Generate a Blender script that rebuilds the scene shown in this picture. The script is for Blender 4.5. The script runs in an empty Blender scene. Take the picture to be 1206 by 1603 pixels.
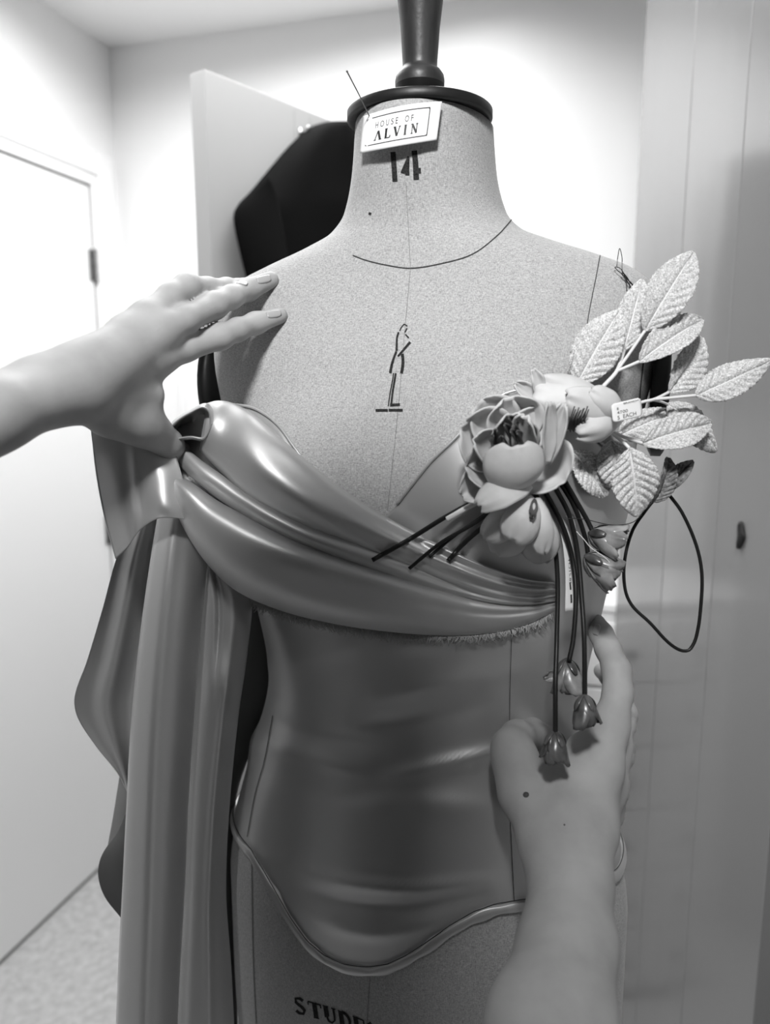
import bpy, bmesh, math, random
import numpy as np
from mathutils import Vector, Matrix
from mathutils.bvhtree import BVHTree

random.seed(7)
rng = np.random.RandomState(11)
SC = bpy.context.scene
COL = SC.collection

# ------------------------------------------------------------------ camera
CAM_Z = 1.45
FPX = 1205.0
PITCH = math.radians(9.4)
CP, SP = math.cos(PITCH), math.sin(PITCH)
cam_data = bpy.data.cameras.new('camera')
cam_data.sensor_fit = 'VERTICAL'
cam_data.sensor_height = 36.0
cam_data.lens = FPX * 36.0 / 1603.0
cam_data.clip_start = 0.02
cam = bpy.data.objects.new('camera', cam_data)
COL.objects.link(cam)
cam.location = (0, 0, CAM_Z)
cam.rotation_euler = (math.radians(90) - PITCH, 0, 0)
cam_data.dof.use_dof = True
cam_data.dof.focus_distance = 0.58
cam_data.dof.aperture_fstop = 5.0
SC.camera = cam

# ------------------------------------------------------------------ light
SC.view_settings.view_transform = 'Standard'
SC.view_settings.look = 'None'
SC.view_settings.gamma = 1.0
SC.view_settings.use_curve_mapping = False
SC.view_settings.exposure = 0.0

world = bpy.data.worlds.new('room_light')
SC.world = world
world.use_nodes = True
world.node_tree.nodes['Background'].inputs[0].default_value = (1, 1, 1, 1)
world.node_tree.nodes['Background'].inputs[1].default_value = 0.006

def area(name, loc, target, size, power, sy=None):
    d = bpy.data.lights.new(name, 'AREA')
    d.energy = power
    d.size = size
    if sy:
        d.shape = 'RECTANGLE'; d.size_y = sy
    o = bpy.data.objects.new(name, d)
    COL.objects.link(o)
    o.location = loc
    o.rotation_euler = (Vector(target) - Vector(loc)).to_track_quat('-Z', 'Y').to_euler()
    return o

key = area('ceiling_light', (-0.13, -0.50, CAM_Z + 0.93), (0.0, 0.56, CAM_Z + 0.12), 0.24, 7.2)
key.data.spread = math.radians(72)          # spread narrowed to keep light off floor and walls
rear = area('rear_wall_fill', (-0.24, 1.46, CAM_Z + 0.93), (-0.24, 1.48, 0.0), 1.0, 24.5, 1.0)  # added fill lamp, brightens the walls behind the form
rear.data.spread = math.radians(163)

# ------------------------------------------------------------------ helpers
def tag(o, label=None, cat=None, group=None, kind=None):
    if label: o['label'] = label
    if cat: o['category'] = cat
    if group: o['group'] = group
    if kind: o['kind'] = kind
    return o

def empty(name, loc=(0, 0, 0), label=None, cat=None, group=None):
    o = bpy.data.objects.new(name, None)
    o.empty_display_size = 0.02
    COL.objects.link(o)
    o.location = loc
    return tag(o, label, cat, group)

def mesh_obj(name, verts, faces, mat, parent=None, smooth=True, solid=None, offset=0.0):
    me = bpy.data.meshes.new(name)
    me.from_pydata([tuple(map(float, v)) for v in verts], [], [tuple(map(int, f)) for f in faces])
    me.validate()
    if smooth:
        me.polygons.foreach_set('use_smooth', [True] * len(me.polygons))
    if mat: me.materials.append(mat)
    o = bpy.data.objects.new(name, me)
    COL.objects.link(o)
    if parent is not None:
        o.parent = parent
        o.matrix_parent_inverse = Matrix.Translation(-Vector(parent.location))
    if solid:
        m = o.modifiers.new('thickness', 'SOLIDIFY')
        m.thickness = solid; m.offset = offset
    return o

class MB:
    """collects geometry for one mesh"""
    def __init__(s): s.v = []; s.f = []
    def add(s, vs, fs):
        b = len(s.v); s.v += [Vector(v) for v in vs]; s.f += [tuple(i + b for i in f) for f in fs]
    def grid(s, rows, closed=False, flip=False):
        n = len(rows); m = len(rows[0]); vs = [p for r in rows for p in r]; fs = []
        for i in range(n - 1):
            for j in range(m if closed else m - 1):
                a, b = i * m + j, i * m + (j + 1) % m
                q = (a, b, b + m, a + m)
                fs.append(q[::-1] if flip else q)
        s.add(vs, fs)
    def box(s, c, size, rot=None):
        c = Vector(c); h = Vector(size) / 2; R = rot or Matrix.Identity(3)
        vs = [c + R @ Vector((h.x * x, h.y * y, h.z * z)) for x in (-1, 1) for y in (-1, 1) for z in (-1, 1)]
        s.add(vs, [(0, 1, 3, 2), (4, 6, 7, 5), (0, 4, 5, 1), (2, 3, 7, 6), (0, 2, 6, 4), (1, 5, 7, 3)])
    def tube(s, pts, rad, seg=8):
        pts = [Vector(p) for p in pts]; n = len(pts)
        rads = rad if isinstance(rad, (list, tuple)) else [rad] * n
        rows = []; up = None
        for i, p in enumerate(pts):
            t = (pts[min(i + 1, n - 1)] - pts[max(i - 1, 0)]).normalized()
            if up is None:
                up = t.orthogonal().normalized()
            up = (up - t * up.dot(t)).normalized(); w = t.cross(up)
            rows.append([p + (up * math.cos(2 * math.pi * k / seg) + w * math.sin(2 * math.pi * k / seg)) * rads[i] for k in range(seg)])
        s.grid(rows, closed=True)
        b = len(s.v)
        s.v += [pts[0], pts[-1]]
        o = b - n * seg
        for k in range(seg):
            s.f.append((b, o + (k + 1) % seg, o + k))
            s.f.append((b + 1, b - seg + k, b - seg + (k + 1) % seg))
    def lathe(s, prof, c, seg=32, axis=None, a0=0, a1=2 * math.pi):
        c = Vector(c); R = axis or Matrix.Identity(3); rows = []
        for r, z in prof:
            rows.append([c + R @ Vector((r * math.cos(2 * math.pi * k / seg), r * math.sin(2 * math.pi * k / seg), z)) for k in range(seg)])
        s.grid(rows, closed=True)
    def obj(s, name, mat, parent=None, smooth=True, solid=None, offset=0.0):
        return mesh_obj(name, s.v, s.f, mat, parent, smooth, solid, offset)

def bevel(o, w, seg=2):
    m = o.modifiers.new('bevel', 'BEVEL'); m.width = w; m.segments = seg; m.limit_method = 'ANGLE'
    return o

def ray(u, v):
    x = (u - 603.0) / FPX; y = (801.5 - v) / FPX
    return Vector((x, CP + y * SP, y * CP - SP))          # not normalised: camera axis depth 1
CAM = Vector((0, 0, CAM_Z))
def P(u, v, Y):
    d = ray(u, v)
    return CAM + d * (Y / d.y)
def proj(p):
    q = Vector(p) - CAM
    dep = q.y * CP - q.z * SP; yy = q.y * SP + q.z * CP
    return 603.0 + FPX * q.x / dep, 801.5 - FPX * yy / dep

def crom(pts, n):
    """Catmull-Rom resample of a list of tuples to n points (chord length)"""
    A = np.array(pts, float)
    if len(A) == 2:
        return [tuple(A[0] + (A[1] - A[0]) * t) for t in np.linspace(0, 1, n)]
    d = np.r_[0, np.cumsum(np.maximum(1e-6, np.linalg.norm(np.diff(A[:, :2] if A.shape[1] > 1 else A, axis=0), axis=1)))]
    out = []
    T = np.linspace(0, d[-1], n)
    m = np.zeros_like(A)
    for i in range(len(A)):
        if i == 0: m[i] = (A[1] - A[0]) / (d[1] - d[0])
        elif i == len(A) - 1: m[i] = (A[-1] - A[-2]) / (d[-1] - d[-2])
        else: m[i] = (A[i + 1] - A[i - 1]) / (d[i + 1] - d[i - 1])
    for t in T:
        i = min(max(np.searchsorted(d, t) - 1, 0), len(A) - 2)
        h = d[i + 1] - d[i]; s = (t - d[i]) / h
        out.append(tuple((2*s**3-3*s**2+1)*A[i] + (s**3-2*s**2+s)*h*m[i] + (-2*s**3+3*s**2)*A[i+1] + (s**3-s**2)*h*m[i+1]))
    return out

# ------------------------------------------------------------------ materials (the photograph is black and white)
def mat(name, grey, rough=0.5, spec=0.5, metal=0.0, bump=None, noise=None, sheen=0.0, sss=0.0, trans=0.0, alpha=1.0, aniso=0.0, coat=0.0):
    """bump = (scale, strength, distance); noise = (scale, low grey, high grey[, stretch])"""
    m = bpy.data.materials.new(name); m.use_nodes = True
    nt = m.node_tree; b = nt.nodes['Principled BSDF']
    g = grey if isinstance(grey, (tuple, list)) else (grey, grey, grey)
    b.inputs['Base Color'].default_value = (*g, 1)
    b.inputs['Roughness'].default_value = rough
    b.inputs['Specular IOR Level'].default_value = spec
    b.inputs['Metallic'].default_value = metal
    b.inputs['Alpha'].default_value = alpha
    b.inputs['Anisotropic'].default_value = aniso
    b.inputs['Coat Weight'].default_value = coat
    b.inputs['Sheen Weight'].default_value = sheen
    b.inputs['Sheen Roughness'].default_value = 0.4
    if sss:
        b.inputs['Subsurface Weight'].default_value = sss
        b.inputs['Subsurface Radius'].default_value = (0.006, 0.006, 0.006)
        b.inputs['Subsurface Scale'].default_value = 1.0
    if trans:
        b.inputs['Transmission Weight'].default_value = trans
    tc = None
    def coord(stretch=(1, 1, 1)):
        nonlocal tc
        if tc is None: tc = nt.nodes.new('ShaderNodeTexCoord')
        mp = nt.nodes.new('ShaderNodeMapping'); mp.inputs['Scale'].default_value = stretch
        nt.links.new(tc.outputs['Object'], mp.inputs['Vector'])
        return mp.outputs['Vector']
    if noise:
        n = nt.nodes.new('ShaderNodeTexNoise'); n.inputs['Scale'].default_value = noise[0]; n.inputs['Detail'].default_value = 4
        nt.links.new(coord(noise[3] if len(noise) > 3 else (1, 1, 1)), n.inputs['Vector'])
        r = nt.nodes.new('ShaderNodeValToRGB')
        r.color_ramp.elements[0].position = 0.3; r.color_ramp.elements[1].position = 0.7
        r.color_ramp.elements[0].color = (*[noise[1]] * 3, 1); r.color_ramp.elements[1].color = (*[noise[2]] * 3, 1)
        nt.links.new(n.outputs['Fac'], r.inputs['Fac']); nt.links.new(r.outputs['Color'], b.inputs['Base Color'])
    if bump:
        n = nt.nodes.new('ShaderNodeTexNoise'); n.inputs['Scale'].default_value = bump[0]; n.inputs['Detail'].default_value = 3
        nt.links.new(coord(bump[3] if len(bump) > 3 else (1, 1, 1)), n.inputs['Vector'])
        bp = nt.nodes.new('ShaderNodeBump'); bp.inputs['Strength'].default_value = bump[1]; bp.inputs['Distance'].default_value = bump[2]
        nt.links.new(n.outputs['Fac'], bp.inputs['Height']); nt.links.new(bp.outputs['Normal'], b.inputs['Normal'])
    return m

def linen_mat():
    m = mat('linen_cloth', 0.42, rough=0.85, spec=0.15, sheen=0.15)
    nt = m.node_tree; b = nt.nodes['Principled BSDF']
    tc = nt.nodes.new('ShaderNodeTexCoord')
    def nz(stretch, sc, det=2):
        mp = nt.nodes.new('ShaderNodeMapping'); mp.inputs['Scale'].default_value = stretch
        nt.links.new(tc.outputs['Object'], mp.inputs['Vector'])
        n = nt.nodes.new('ShaderNodeTexNoise'); n.inputs['Scale'].default_value = sc; n.inputs['Detail'].default_value = det
        nt.links.new(mp.outputs['Vector'], n.inputs['Vector']); return n.outputs['Fac']
    def op(o, a, c):
        q = nt.nodes.new('ShaderNodeMath'); q.operation = o
        for i, x in enumerate((a, c)):
            if isinstance(x, (int, float)): q.inputs[i].default_value = x
            else: nt.links.new(x, q.inputs[i])
        return q.outputs[0]
    weft = nz((0.18, 0.18, 1), 2300); warp = nz((1, 1, 0.16), 2100); slub = nz((1, 1, 1), 900, 3)
    mix = op('ADD', op('ADD', op('MULTIPLY', weft, 0.35), op('MULTIPLY', warp, 0.35)), op('MULTIPLY', slub, 0.3))
    r = nt.nodes.new('ShaderNodeValToRGB')
    r.color_ramp.elements[0].position = 0.34; r.color_ramp.elements[1].position = 0.66
    r.color_ramp.elements[0].color = (0.22, 0.22, 0.22, 1); r.color_ramp.elements[1].color = (0.56, 0.56, 0.56, 1)
    nt.links.new(mix, r.inputs['Fac']); nt.links.new(r.outputs['Color'], b.inputs['Base Color'])
    bp = nt.nodes.new('ShaderNodeBump'); bp.inputs['Strength'].default_value = 0.35; bp.inputs['Distance'].default_value = 0.0004
    nt.links.new(mix, bp.inputs['Height']); nt.links.new(bp.outputs['Normal'], b.inputs['Normal'])
    return m

M = {}
M['linen'] = linen_mat()
M['satin'] = mat('satin', 0.54, rough=0.44, spec=0.35, metal=0.68, bump=(900, 0.05, 0.0002), sheen=0.1)
M['satin_back_gap'] = mat('satin_reverse_gap_shade', 0.10, rough=0.7, spec=0.2)  # cloth reverse, also the dark sheet shading the sleeve gap
M['thread'] = mat('frayed_thread', 0.42, rough=0.8)
M['seam'] = mat('seam_thread', 0.05, rough=0.9, spec=0.1)
M['paint'] = mat('stencil_ink', 0.018, rough=0.9, spec=0.1, noise=(900, 0.008, 0.05))
M['black_wood'] = mat('ebonised_wood', 0.012, rough=0.42, spec=0.35, bump=(160, 0.25, 0.0006))
M['dark_wood'] = mat('dark_turned_wood', 0.03, rough=0.4, spec=0.4, noise=(60, 0.012, 0.06, (1, 1, 0.12)), bump=(220, 0.3, 0.0006))
M['card'] = mat('card', 0.85, rough=0.6, spec=0.2)
M['ink'] = mat('printing_ink', 0.012, rough=0.6)
M['steel'] = mat('dark_steel', 0.12, rough=0.3, metal=1.0)
M['black_cloth'] = mat('black_cloth', 0.006, rough=0.95, spec=0.05)
M['cord'] = mat('black_cord', 0.010, rough=0.4, spec=0.35)
M['skin'] = mat('skin', 0.36, rough=0.55, spec=0.2, sss=0.08, noise=(38, 0.33, 0.40), bump=(420, 0.22, 0.0005))
M['nail'] = mat('fingernail', 0.36, rough=0.25, spec=0.5)
M['petal'] = mat('fabric_petal', 0.54, rough=0.55, spec=0.25, sss=0.1, noise=(40, 0.46, 0.60), bump=(260, 0.2, 0.0006))
M['leaf'] = mat('velvet_leaf', 0.75, rough=0.7, spec=0.3, sheen=0.6, noise=(900, 0.30, 0.88), bump=(1400, 0.9, 0.0008))
M['stem'] = mat('wrapped_stem', 0.7, rough=0.6)
M['bud'] = mat('organza_bud', 0.22, rough=0.3, spec=0.6, sss=0.1, noise=(90, 0.10, 0.34))
M['bud_dark'] = mat('dark_satin_bud', 0.05, rough=0.28, spec=0.7, noise=(110, 0.02, 0.12))
M['stamen'] = mat('stamen', 0.05, rough=0.7)
M['wall'] = mat('white_paint_wall', 0.9, rough=0.7, spec=0.2, bump=(60, 0.05, 0.001))
M['ceil'] = mat('ceiling_paint', 0.92, rough=0.8, spec=0.2)
M['door'] = mat('white_gloss_door', 0.9, rough=0.4, spec=0.3)
M['groove'] = mat('shadow_gap', 0.12, rough=0.8)
M['carpet'] = mat('pale_carpet', 0.6, rough=1.0, spec=0.1, noise=(45, 0.5, 0.68), bump=(500, 0.6, 0.003))
M['grey_board'] = mat('grey_wardrobe_board', 0.41, rough=0.55, spec=0.3)
M['gloss'] = mat('gloss_wardrobe_door', 0.23, rough=0.16, spec=0.6, bump=(2.2, 0.35, 0.02, (1, 1, 0.15)))
M['chrome'] = mat('chrome', 0.45, rough=0.25, metal=1.0)

# ================================================================== SETTING
RD = Vector((math.sin(math.radians(16)), math.cos(math.radians(16)), 0))     # depth direction of the room
RE = Vector((RD.y, -RD.x, 0))                                                # along the back wall, to the right
CEIL = 2.40
d0 = ray(170, 75)
C0 = CAM + d0 * ((CEIL - CAM_Z) / d0.z); C0.z = 0                            # back left corner of the room
UPV = Vector((0, 0, 1))
def plane_hit(u, v, p0, n):
    d = ray(u, v); return CAM + d * ((p0 - CAM).dot(n) / d.dot(n))
def struct(o): o['kind'] = 'structure'; return o

def slab(name, a, b, z0, z1, thick, n, m, parent=None, bev=0.0):
    """upright board from a to b, its visible face on the line a-b, thickness away from n"""
    a = Vector((a.x, a.y, 0)); b = Vector((b.x, b.y, 0)); mb = MB()
    q = [a, b, b - n * thick, a - n * thick]
    vs = [Vector((p.x, p.y, z)) for z in (z0, z1) for p in q]
    mb.add(vs, [(0, 1, 2, 3), (7, 6, 5, 4), (0, 4, 5, 1), (1, 5, 6, 2), (2, 6, 7, 3), (3, 7, 4, 0)])
    o = mb.obj(name, m, parent, smooth=False)
    me = o.data; bm = bmesh.new(); bm.from_mesh(me); bmesh.ops.recalc_face_normals(bm, faces=bm.faces); bm.to_mesh(me); bm.free()
    if bev: bevel(o, bev)
    return o

WALL_L0 = C0 - RD * 3.2
struct(slab('wall_left', WALL_L0, C0 + RD * 0.1, -0.02, CEIL + 0.02, 0.1, RE, M['wall']))
struct(slab('wall_back', C0 - RE * 0.1, C0 + RE * 2.4, -0.02, CEIL + 0.02, 0.1, -RD, M['wall']))
WALL_RX = 2.3
struct(slab('wall_right', C0 + RE * WALL_RX - RD * 3.2, C0 + RE * WALL_RX + RD * 0.1, -0.02, CEIL + 0.02, 0.1, -RE, M['wall']))
def flat(name, z0, z1, m):
    pts = [WALL_L0 - RE * 0.1, C0 - RE * 0.1 + RD * 0.1, C0 + RE * 2.4 + RD * 0.1, C0 + RE * 2.4 - RD * 3.2]
    mb = MB(); vs = [Vector((p.x, p.y, z)) for z in (z0, z1) for p in pts]
    mb.add(vs, [(0, 1, 2, 3), (7, 6, 5, 4), (0, 4, 5, 1), (1, 5, 6, 2), (2, 6, 7, 3), (3, 7, 4, 0)])
    o = mb.obj(name, m, None, smooth=False); bm = bmesh.new(); bm.from_mesh(o.data); bmesh.ops.recalc_face_normals(bm, faces=bm.faces); bm.to_mesh(o.data); bm.free()
    return struct(o)
flat('floor', -0.05, 0.0, M['carpet'])
flat('ceiling', CEIL, CEIL + 0.05, M['ceil'])

# --- white door in the left wall, with architrave and two hinges
hp = plane_hit(136, 292, C0, RE)                       # top corner on the hinge side
s_h = (hp - C0).dot(RD); DOOR_T = hp.z
door = struct(slab('door_1', C0 + RD * (s_h - 0.84), C0 + RD * s_h, 0.012, DOOR_T, 0.038, RE, M['door']))
for o_ in (door,):
    for vtx in o_.data.vertices: vtx.co += RE * 0.004 
fr = MB()
for a, b, z0, z1 in ((s_h + 0.006, s_h + 0.034, 0, DOOR_T + 0.034), (s_h - 0.874, s_h - 0.846, 0, DOOR_T + 0.034), (s_h - 0.846, s_h + 0.006, DOOR_T + 0.006, DOOR_T + 0.034)):
    pa, pb = C0 + RD * a, C0 + RD * b
    c = (pa + pb) / 2 + RE * 0.006; c.z = (z0 + z1) / 2
    fr.box(c, (0.012, b - a, z1 - z0), Matrix((RE, RD, UPV)).transposed())
bevel(fr.obj('door_frame', M['door'], door, smooth=False), 0.003)
ar = MB()
for a, b, z0, z1 in ((s_h + 0.034, s_h + 0.10, 0, DOOR_T + 0.10), (s_h - 0.94, s_h - 0.874, 0, DOOR_T + 0.10), (s_h - 0.874, s_h + 0.034, DOOR_T + 0.034, DOOR_T + 0.10)):
    c = C0 + RD * ((a + b) / 2) + RE * 0.009; c.z = (z0 + z1) / 2
    ar.box(c, (0.018, b - a, z1 - z0), Matrix((RE, RD, UPV)).transposed())
bevel(ar.obj('architrave', M['door'], door, smooth=False), 0.007, 3)
gp = MB()
c = C0 + RD * (s_h + 0.003) + RE * 0.0012; c.z = DOOR_T / 2
gp.box(c, (0.002, 0.006, DOOR_T), Matrix((RE, RD, UPV)).transposed())
c = C0 + RD * (s_h - 0.42) + RE * 0.0012; c.z = DOOR_T + 0.003
gp.box(c, (0.002, 0.85, 0.006), Matrix((RE, RD, UPV)).transposed())
c = C0 + RD * (s_h - 0.42) + RE * 0.0012; c.z = 0.006
gp.box(c, (0.002, 0.85, 0.012), Matrix((RE, RD, UPV)).transposed())
gp.obj('door_gap', M['groove'], door, smooth=False)
for (u, v) in ((139, 415), (165, 830)):
    hz = plane_hit(u, v, C0, RE).z
    hg = MB(); c = C0 + RD * (s_h + 0.003) + RE * 0.014; c.z = hz
    hg.lathe([(0, -0.046), (0.006, -0.046), (0.006, -0.016), (0.0052, -0.0155), (0.0052, -0.0145), (0.006, -0.014), (0.006, 0.014), (0.0052, 0.0145), (0.0052, 0.0155), (0.006, 0.016), (0.006, 0.046), (0, 0.046)], c, 14)
    for sgn in (-1, 1):
        cc = c + RD * sgn * 0.012 - RE * 0.0075
        hg.box(cc, (0.002, 0.02, 0.085), Matrix((RE, RD, UPV)).transposed())
    bevel(hg.obj('hinge', M['chrome'], door, smooth=False), 0.001)
sk = MB()
c = C0 + RD * ((s_h + 0.10 + 0) / 2) + RE * 0.007; c.z = 0.05
sk.box(c, (0.014, abs(s_h + 0.10), 0.10), Matrix((RE, RD, UPV)).transposed())
bevel(struct(sk.obj('baseboard_left', M['door'], None, smooth=False)), 0.004)
sk = MB(); c = C0 + RE * 0.8 - RD * 0.007; c.z = 0.05
sk.box(c, (1.6, 0.014, 0.10), Matrix((RE, RD, UPV)).transposed())
bevel(struct(sk.obj('baseboard_back', M['door'], None, smooth=False)), 0.004)

# --- second door: pale grey flush leaf standing open, hinged on the back wall
D2 = P(320, 108, 1.45); D2_T = D2.z
d2dir = Vector((math.sin(math.radians(37.7)), math.cos(math.radians(37.7)), 0)); d2n = Vector((d2dir.y, -d2dir.x, 0))
L2 = 0.76
door2 = struct(slab('door_2', D2, D2 + d2dir * L2, 0.012, D2_T, 0.04, d2n, M['grey_board'], bev=0.0015))
for u_ in (462, 486):
    g = MB(); h_ = plane_hit(u_, 240, D2, d2n); c = Vector((h_.x, h_.y, D2_T / 2)) + d2n * 0.0002
    g.box(c, (0.0025, 0.0012, D2_T - 0.02), Matrix((d2dir, d2n, UPV)).transposed())
    g.obj('groove', mat('groove_line', 0.36, rough=0.6), door2, smooth=False)
# door casing on the back wall, its upright beside the open leaf
t1 = plane_hit(292, 310, C0, RD)
sx = (t1 - C0).dot(RE); tm = MB()
for a, b, th in ((sx - 0.045, sx + 0.045, 0.012), (sx - 0.02, sx + 0.032, 0.02)):
    c = C0 + RE * ((a + b) / 2) - RD * (th / 2); c.z = t1.z / 2
    tm.box(c, (b - a, th, t1.z), Matrix((RE, RD, UPV)).transposed())
bevel(struct(tm.obj('trim_1', M['door'], None, smooth=False)), 0.004)

# --- glossy wardrobe along the right side
wa = P(1196, 1400, 0.80); wb = P(983, 600, 1.50)
wa.z = wb.z = 0
wdir = (wb - wa).normalized(); wn = Vector((-wdir.y, wdir.x, 0))            # wn faces the room (to the left)
if wn.x > 0: wn = -wn
W_T = 2.30; WL = (wb - wa).length
ward = empty('wardrobe', (wa + wb) / 2 - wn * 0.25, 'tall grey high-gloss wardrobe standing right of the dress form', 'wardrobe')
WR = Matrix((wdir, wn, UPV)).transposed()
cb = MB(); c = wa + wdir * (WL / 2) - wn * 0.13; c.z = W_T / 2
cb.box(c, (WL, 0.21, W_T), WR)
bevel(cb.obj('carcass', M['door'], ward, smooth=False), 0.002)
cuts = [0.0, (plane_hit(1150, 440, wa, wn) - wa).dot(wdir), (plane_hit(1066, 420, wa, wn) - wa).dot(wdir), WL]
for k in range(3):
    a, b = cuts[k], cuts[k + 1]
    dm = MB(); c = wa + wdir * ((a + b) / 2) - wn * 0.010; c.z = W_T / 2 + 0.03
    R = WR @ Matrix.Rotation(math.radians((0.25, -0.5, 0.2)[k]), 3, 'Z')
    dm.box(c, (b - a, 0.02, W_T - 0.06), R)
    dd = bevel(dm.obj('door', M['gloss'], ward, smooth=False), 0.0015)
    if k == 0:
        hm = MB(); hc = plane_hit(1163, 838, wa, wn)
        rows = []
        for i in range(11):
            s = i / 10; w = 0.0042 * math.sin(math.pi * s) ** 0.7 + 0.0004
            z = hc.z + 0.017 * (0.5 - s) * 2; wob = 0.0018 * math.sin(s * 9)
            rows.append([Vector((hc.x, hc.y, z)) + wdir * (w * math.cos(q) * 2.0 + wob) + wn * (0.0015 + 0.004 * max(0, math.sin(q))) for q in np.linspace(0, math.pi, 9)])
        hm.grid(rows); hm.obj('finger_pull', M['black_wood'], dd, solid=0.001)

# --- white drawer tower at the back, glimpsed between form and wardrobe
chest_c = Vector((0.37, 1.78, 0)); ch_t = P(955, 946, 1.66).z
chest = empty('chest_of_drawers', chest_c, 'white chest of drawers against the back wall, glimpsed beside the raised index finger', 'chest of drawers')
CR = Matrix((RE, RD, UPV)).transposed()
cm = MB(); cm.box(chest_c + Vector((0, 0, ch_t / 2)), (0.40, 0.26, ch_t), CR)
cm.box(chest_c + Vector((0, 0, ch_t + 0.009)), (0.43, 0.29, 0.018), CR)
bevel(cm.obj('body', M['door'], chest, smooth=False), 0.003)
dh = (ch_t - 0.06) / 6
for k in range(6):
    z = ch_t - 0.02 - dh * (k + 0.5)
    dm = MB(); dm.box(chest_c - RD * 0.138 + Vector((0, 0, z)), (0.375, 0.016, dh - 0.008), CR)
    dr = bevel(dm.obj('drawer', M['door'], chest, smooth=False), 0.002)
    for sx_ in (-0.08, 0.08):
        kb = MB(); kb.lathe([(0, 0), (0.006, 0), (0.006, 0.010), (0.013, 0.014), (0.014, 0.022), (0.009, 0.028), (0, 0.029)], chest_c - RD * 0.146 + RE * sx_ + Vector((0, 0, z)), 14, Matrix((RE, UPV, -RD)).transposed())
        kb.obj('knob', M['black_wood'], dr)

# ================================================================== DRESS FORM
FX, FY = 0.033, 0.66
PSI = math.radians(-17)
FROT = Matrix.Rotation(PSI, 3, 'Z')
FORG = Vector((FX, FY, CAM_Z))
def FW(p): return FORG + FROT @ Vector(p)
FINV = FROT.transposed()
def FL(w): return FINV @ (Vector(w) - FORG)
#        z      a      f      b     n
ROWS = [(-.700, .180, .110, .120, 2.1), (-.560, .187, .116, .126, 2.1), (-.460, .187, .117, .122, 2.1), (-.350, .162, .107, .104, 2.1),
        (-.260, .139, .094, .086, 2.1), (-.180, .151, .098, .090, 2.2), (-.090, .168, .103, .098, 2.3), (-.030, .176, .098, .102, 2.4),
        (.020, .185, .092, .100, 2.5), (.050, .187, .084, .092, 2.5), (.072, .181, .078, .084, 2.4), (.086, .166, .075, .078, 2.2), (.098, .138, .073, .073, 2.1),
        (.110, .104, .071, .067, 2.0), (.120, .080, .070, .061, 2.0), (.135, .066, .071, .054, 2.0), (.165, .0575, .075, .044, 2.0), (.200, .0540, .076, .034, 2.0)]
RA = np.array(ROWS)
def rowpar(z):
    zs = RA[:, 0]; z = min(max(z, zs[0]), zs[-1])
    i = min(max(int(np.searchsorted(zs, z)) - 1, 0), len(zs) - 2)
    def tang(k):
        if k == 0: return (RA[1] - RA[0]) / (zs[1] - zs[0])
        if k == len(zs) - 1: return (RA[-1] - RA[-2]) / (zs[-1] - zs[-2])
        d1 = (RA[k] - RA[k-1]) / (zs[k] - zs[k-1]); d2 = (RA[k+1] - RA[k]) / (zs[k+1] - zs[k])
        return np.where(d1 * d2 > 0, 2 * d1 * d2 / (d1 + d2 + 1e-12), 0)
    h = zs[i+1] - zs[i]; s = (z - zs[i]) / h
    return ((2*s**3-3*s**2+1)*RA[i] + (s**3-2*s**2+s)*h*tang(i) + (-2*s**3+3*s**2)*RA[i+1] + (s**3-s**2)*h*tang(i+1))[1:]
def R_(phi, z):
    """phi = 0 at the front, positive to the viewer's right"""
    a, f, b, n = rowpar(z)
    c, s = abs(math.sin(phi)), math.cos(phi)
    dd = f if s > 0 else b
    r = ((c / a) ** n + (abs(s) / dd) ** n) ** (-1.0 / n)
    for pb in (-0.66, 0.66):
        r += 0.027 * math.exp(-((phi - pb) / 0.40) ** 2 - ((z + 0.085) / (0.062 if z > -0.085 else 0.055)) ** 2)
    r += 0.010 * math.exp(-(phi / 0.6) ** 2 - ((z + 0.40) / 0.09) ** 2)
    return r
def S_(phi, z, off=0.0):
    r = R_(phi, z) 
    p = Vector((r * math.sin(phi), -r * math.cos(phi), z))
    if off:
        e = 1e-3
        p1 = Vector((R_(phi + e, z) * math.sin(phi + e), -R_(phi + e, z) * math.cos(phi + e), z))
        r2 = R_(phi, z + e); p2 = Vector((r2 * math.sin(phi), -r2 * math.cos(phi), z + e))
        n = (p1 - p).cross(p2 - p).normalized()
        p = p + n * off
    return FW(p)

form = empty('dress_form', (FX, FY, 0), 'linen-covered tailor\'s dress form on a pole, neck marked 14, wearing the satin gown', 'dress form')
ZL = sorted(set(list(np.linspace(-.70, .06, 77)) + list(np.linspace(.06, .14, 41)) + list(np.linspace(.14, .200, 12))))
NPH = 144
PH = [2 * math.pi * k / NPH - math.pi for k in range(NPH)]
tb = MB(); tb.grid([[S_(p, z) for p in PH] for z in ZL], closed=True)
nb = len(tb.v); tb.add([FW((0, 0, -.70)), FW((0, -.02, .200))], [])
for k in range(NPH):
    tb.f.append((nb, (k + 1) % NPH, k)); o_ = (len(ZL) - 1) * NPH
    tb.f.append((nb + 1, o_ + k, o_ + (k + 1) % NPH))
torso = tb.obj('torso', M['linen'], form)
BV = BVHTree.FromPolygons([tuple(v) for v in tb.v], [tuple(f) for f in tb.f])
def hit(u, v, bv=None):
    d = ray(u, v).normalized()
    h = (bv or BV).ray_cast(CAM, d)
    return (h[0], h[1], d) if h[0] is not None else None
def onform(u, v, off=0.0004, bv=None):
    h = hit(u, v, bv)
    return h[0] + h[1] * off if h else None

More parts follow.
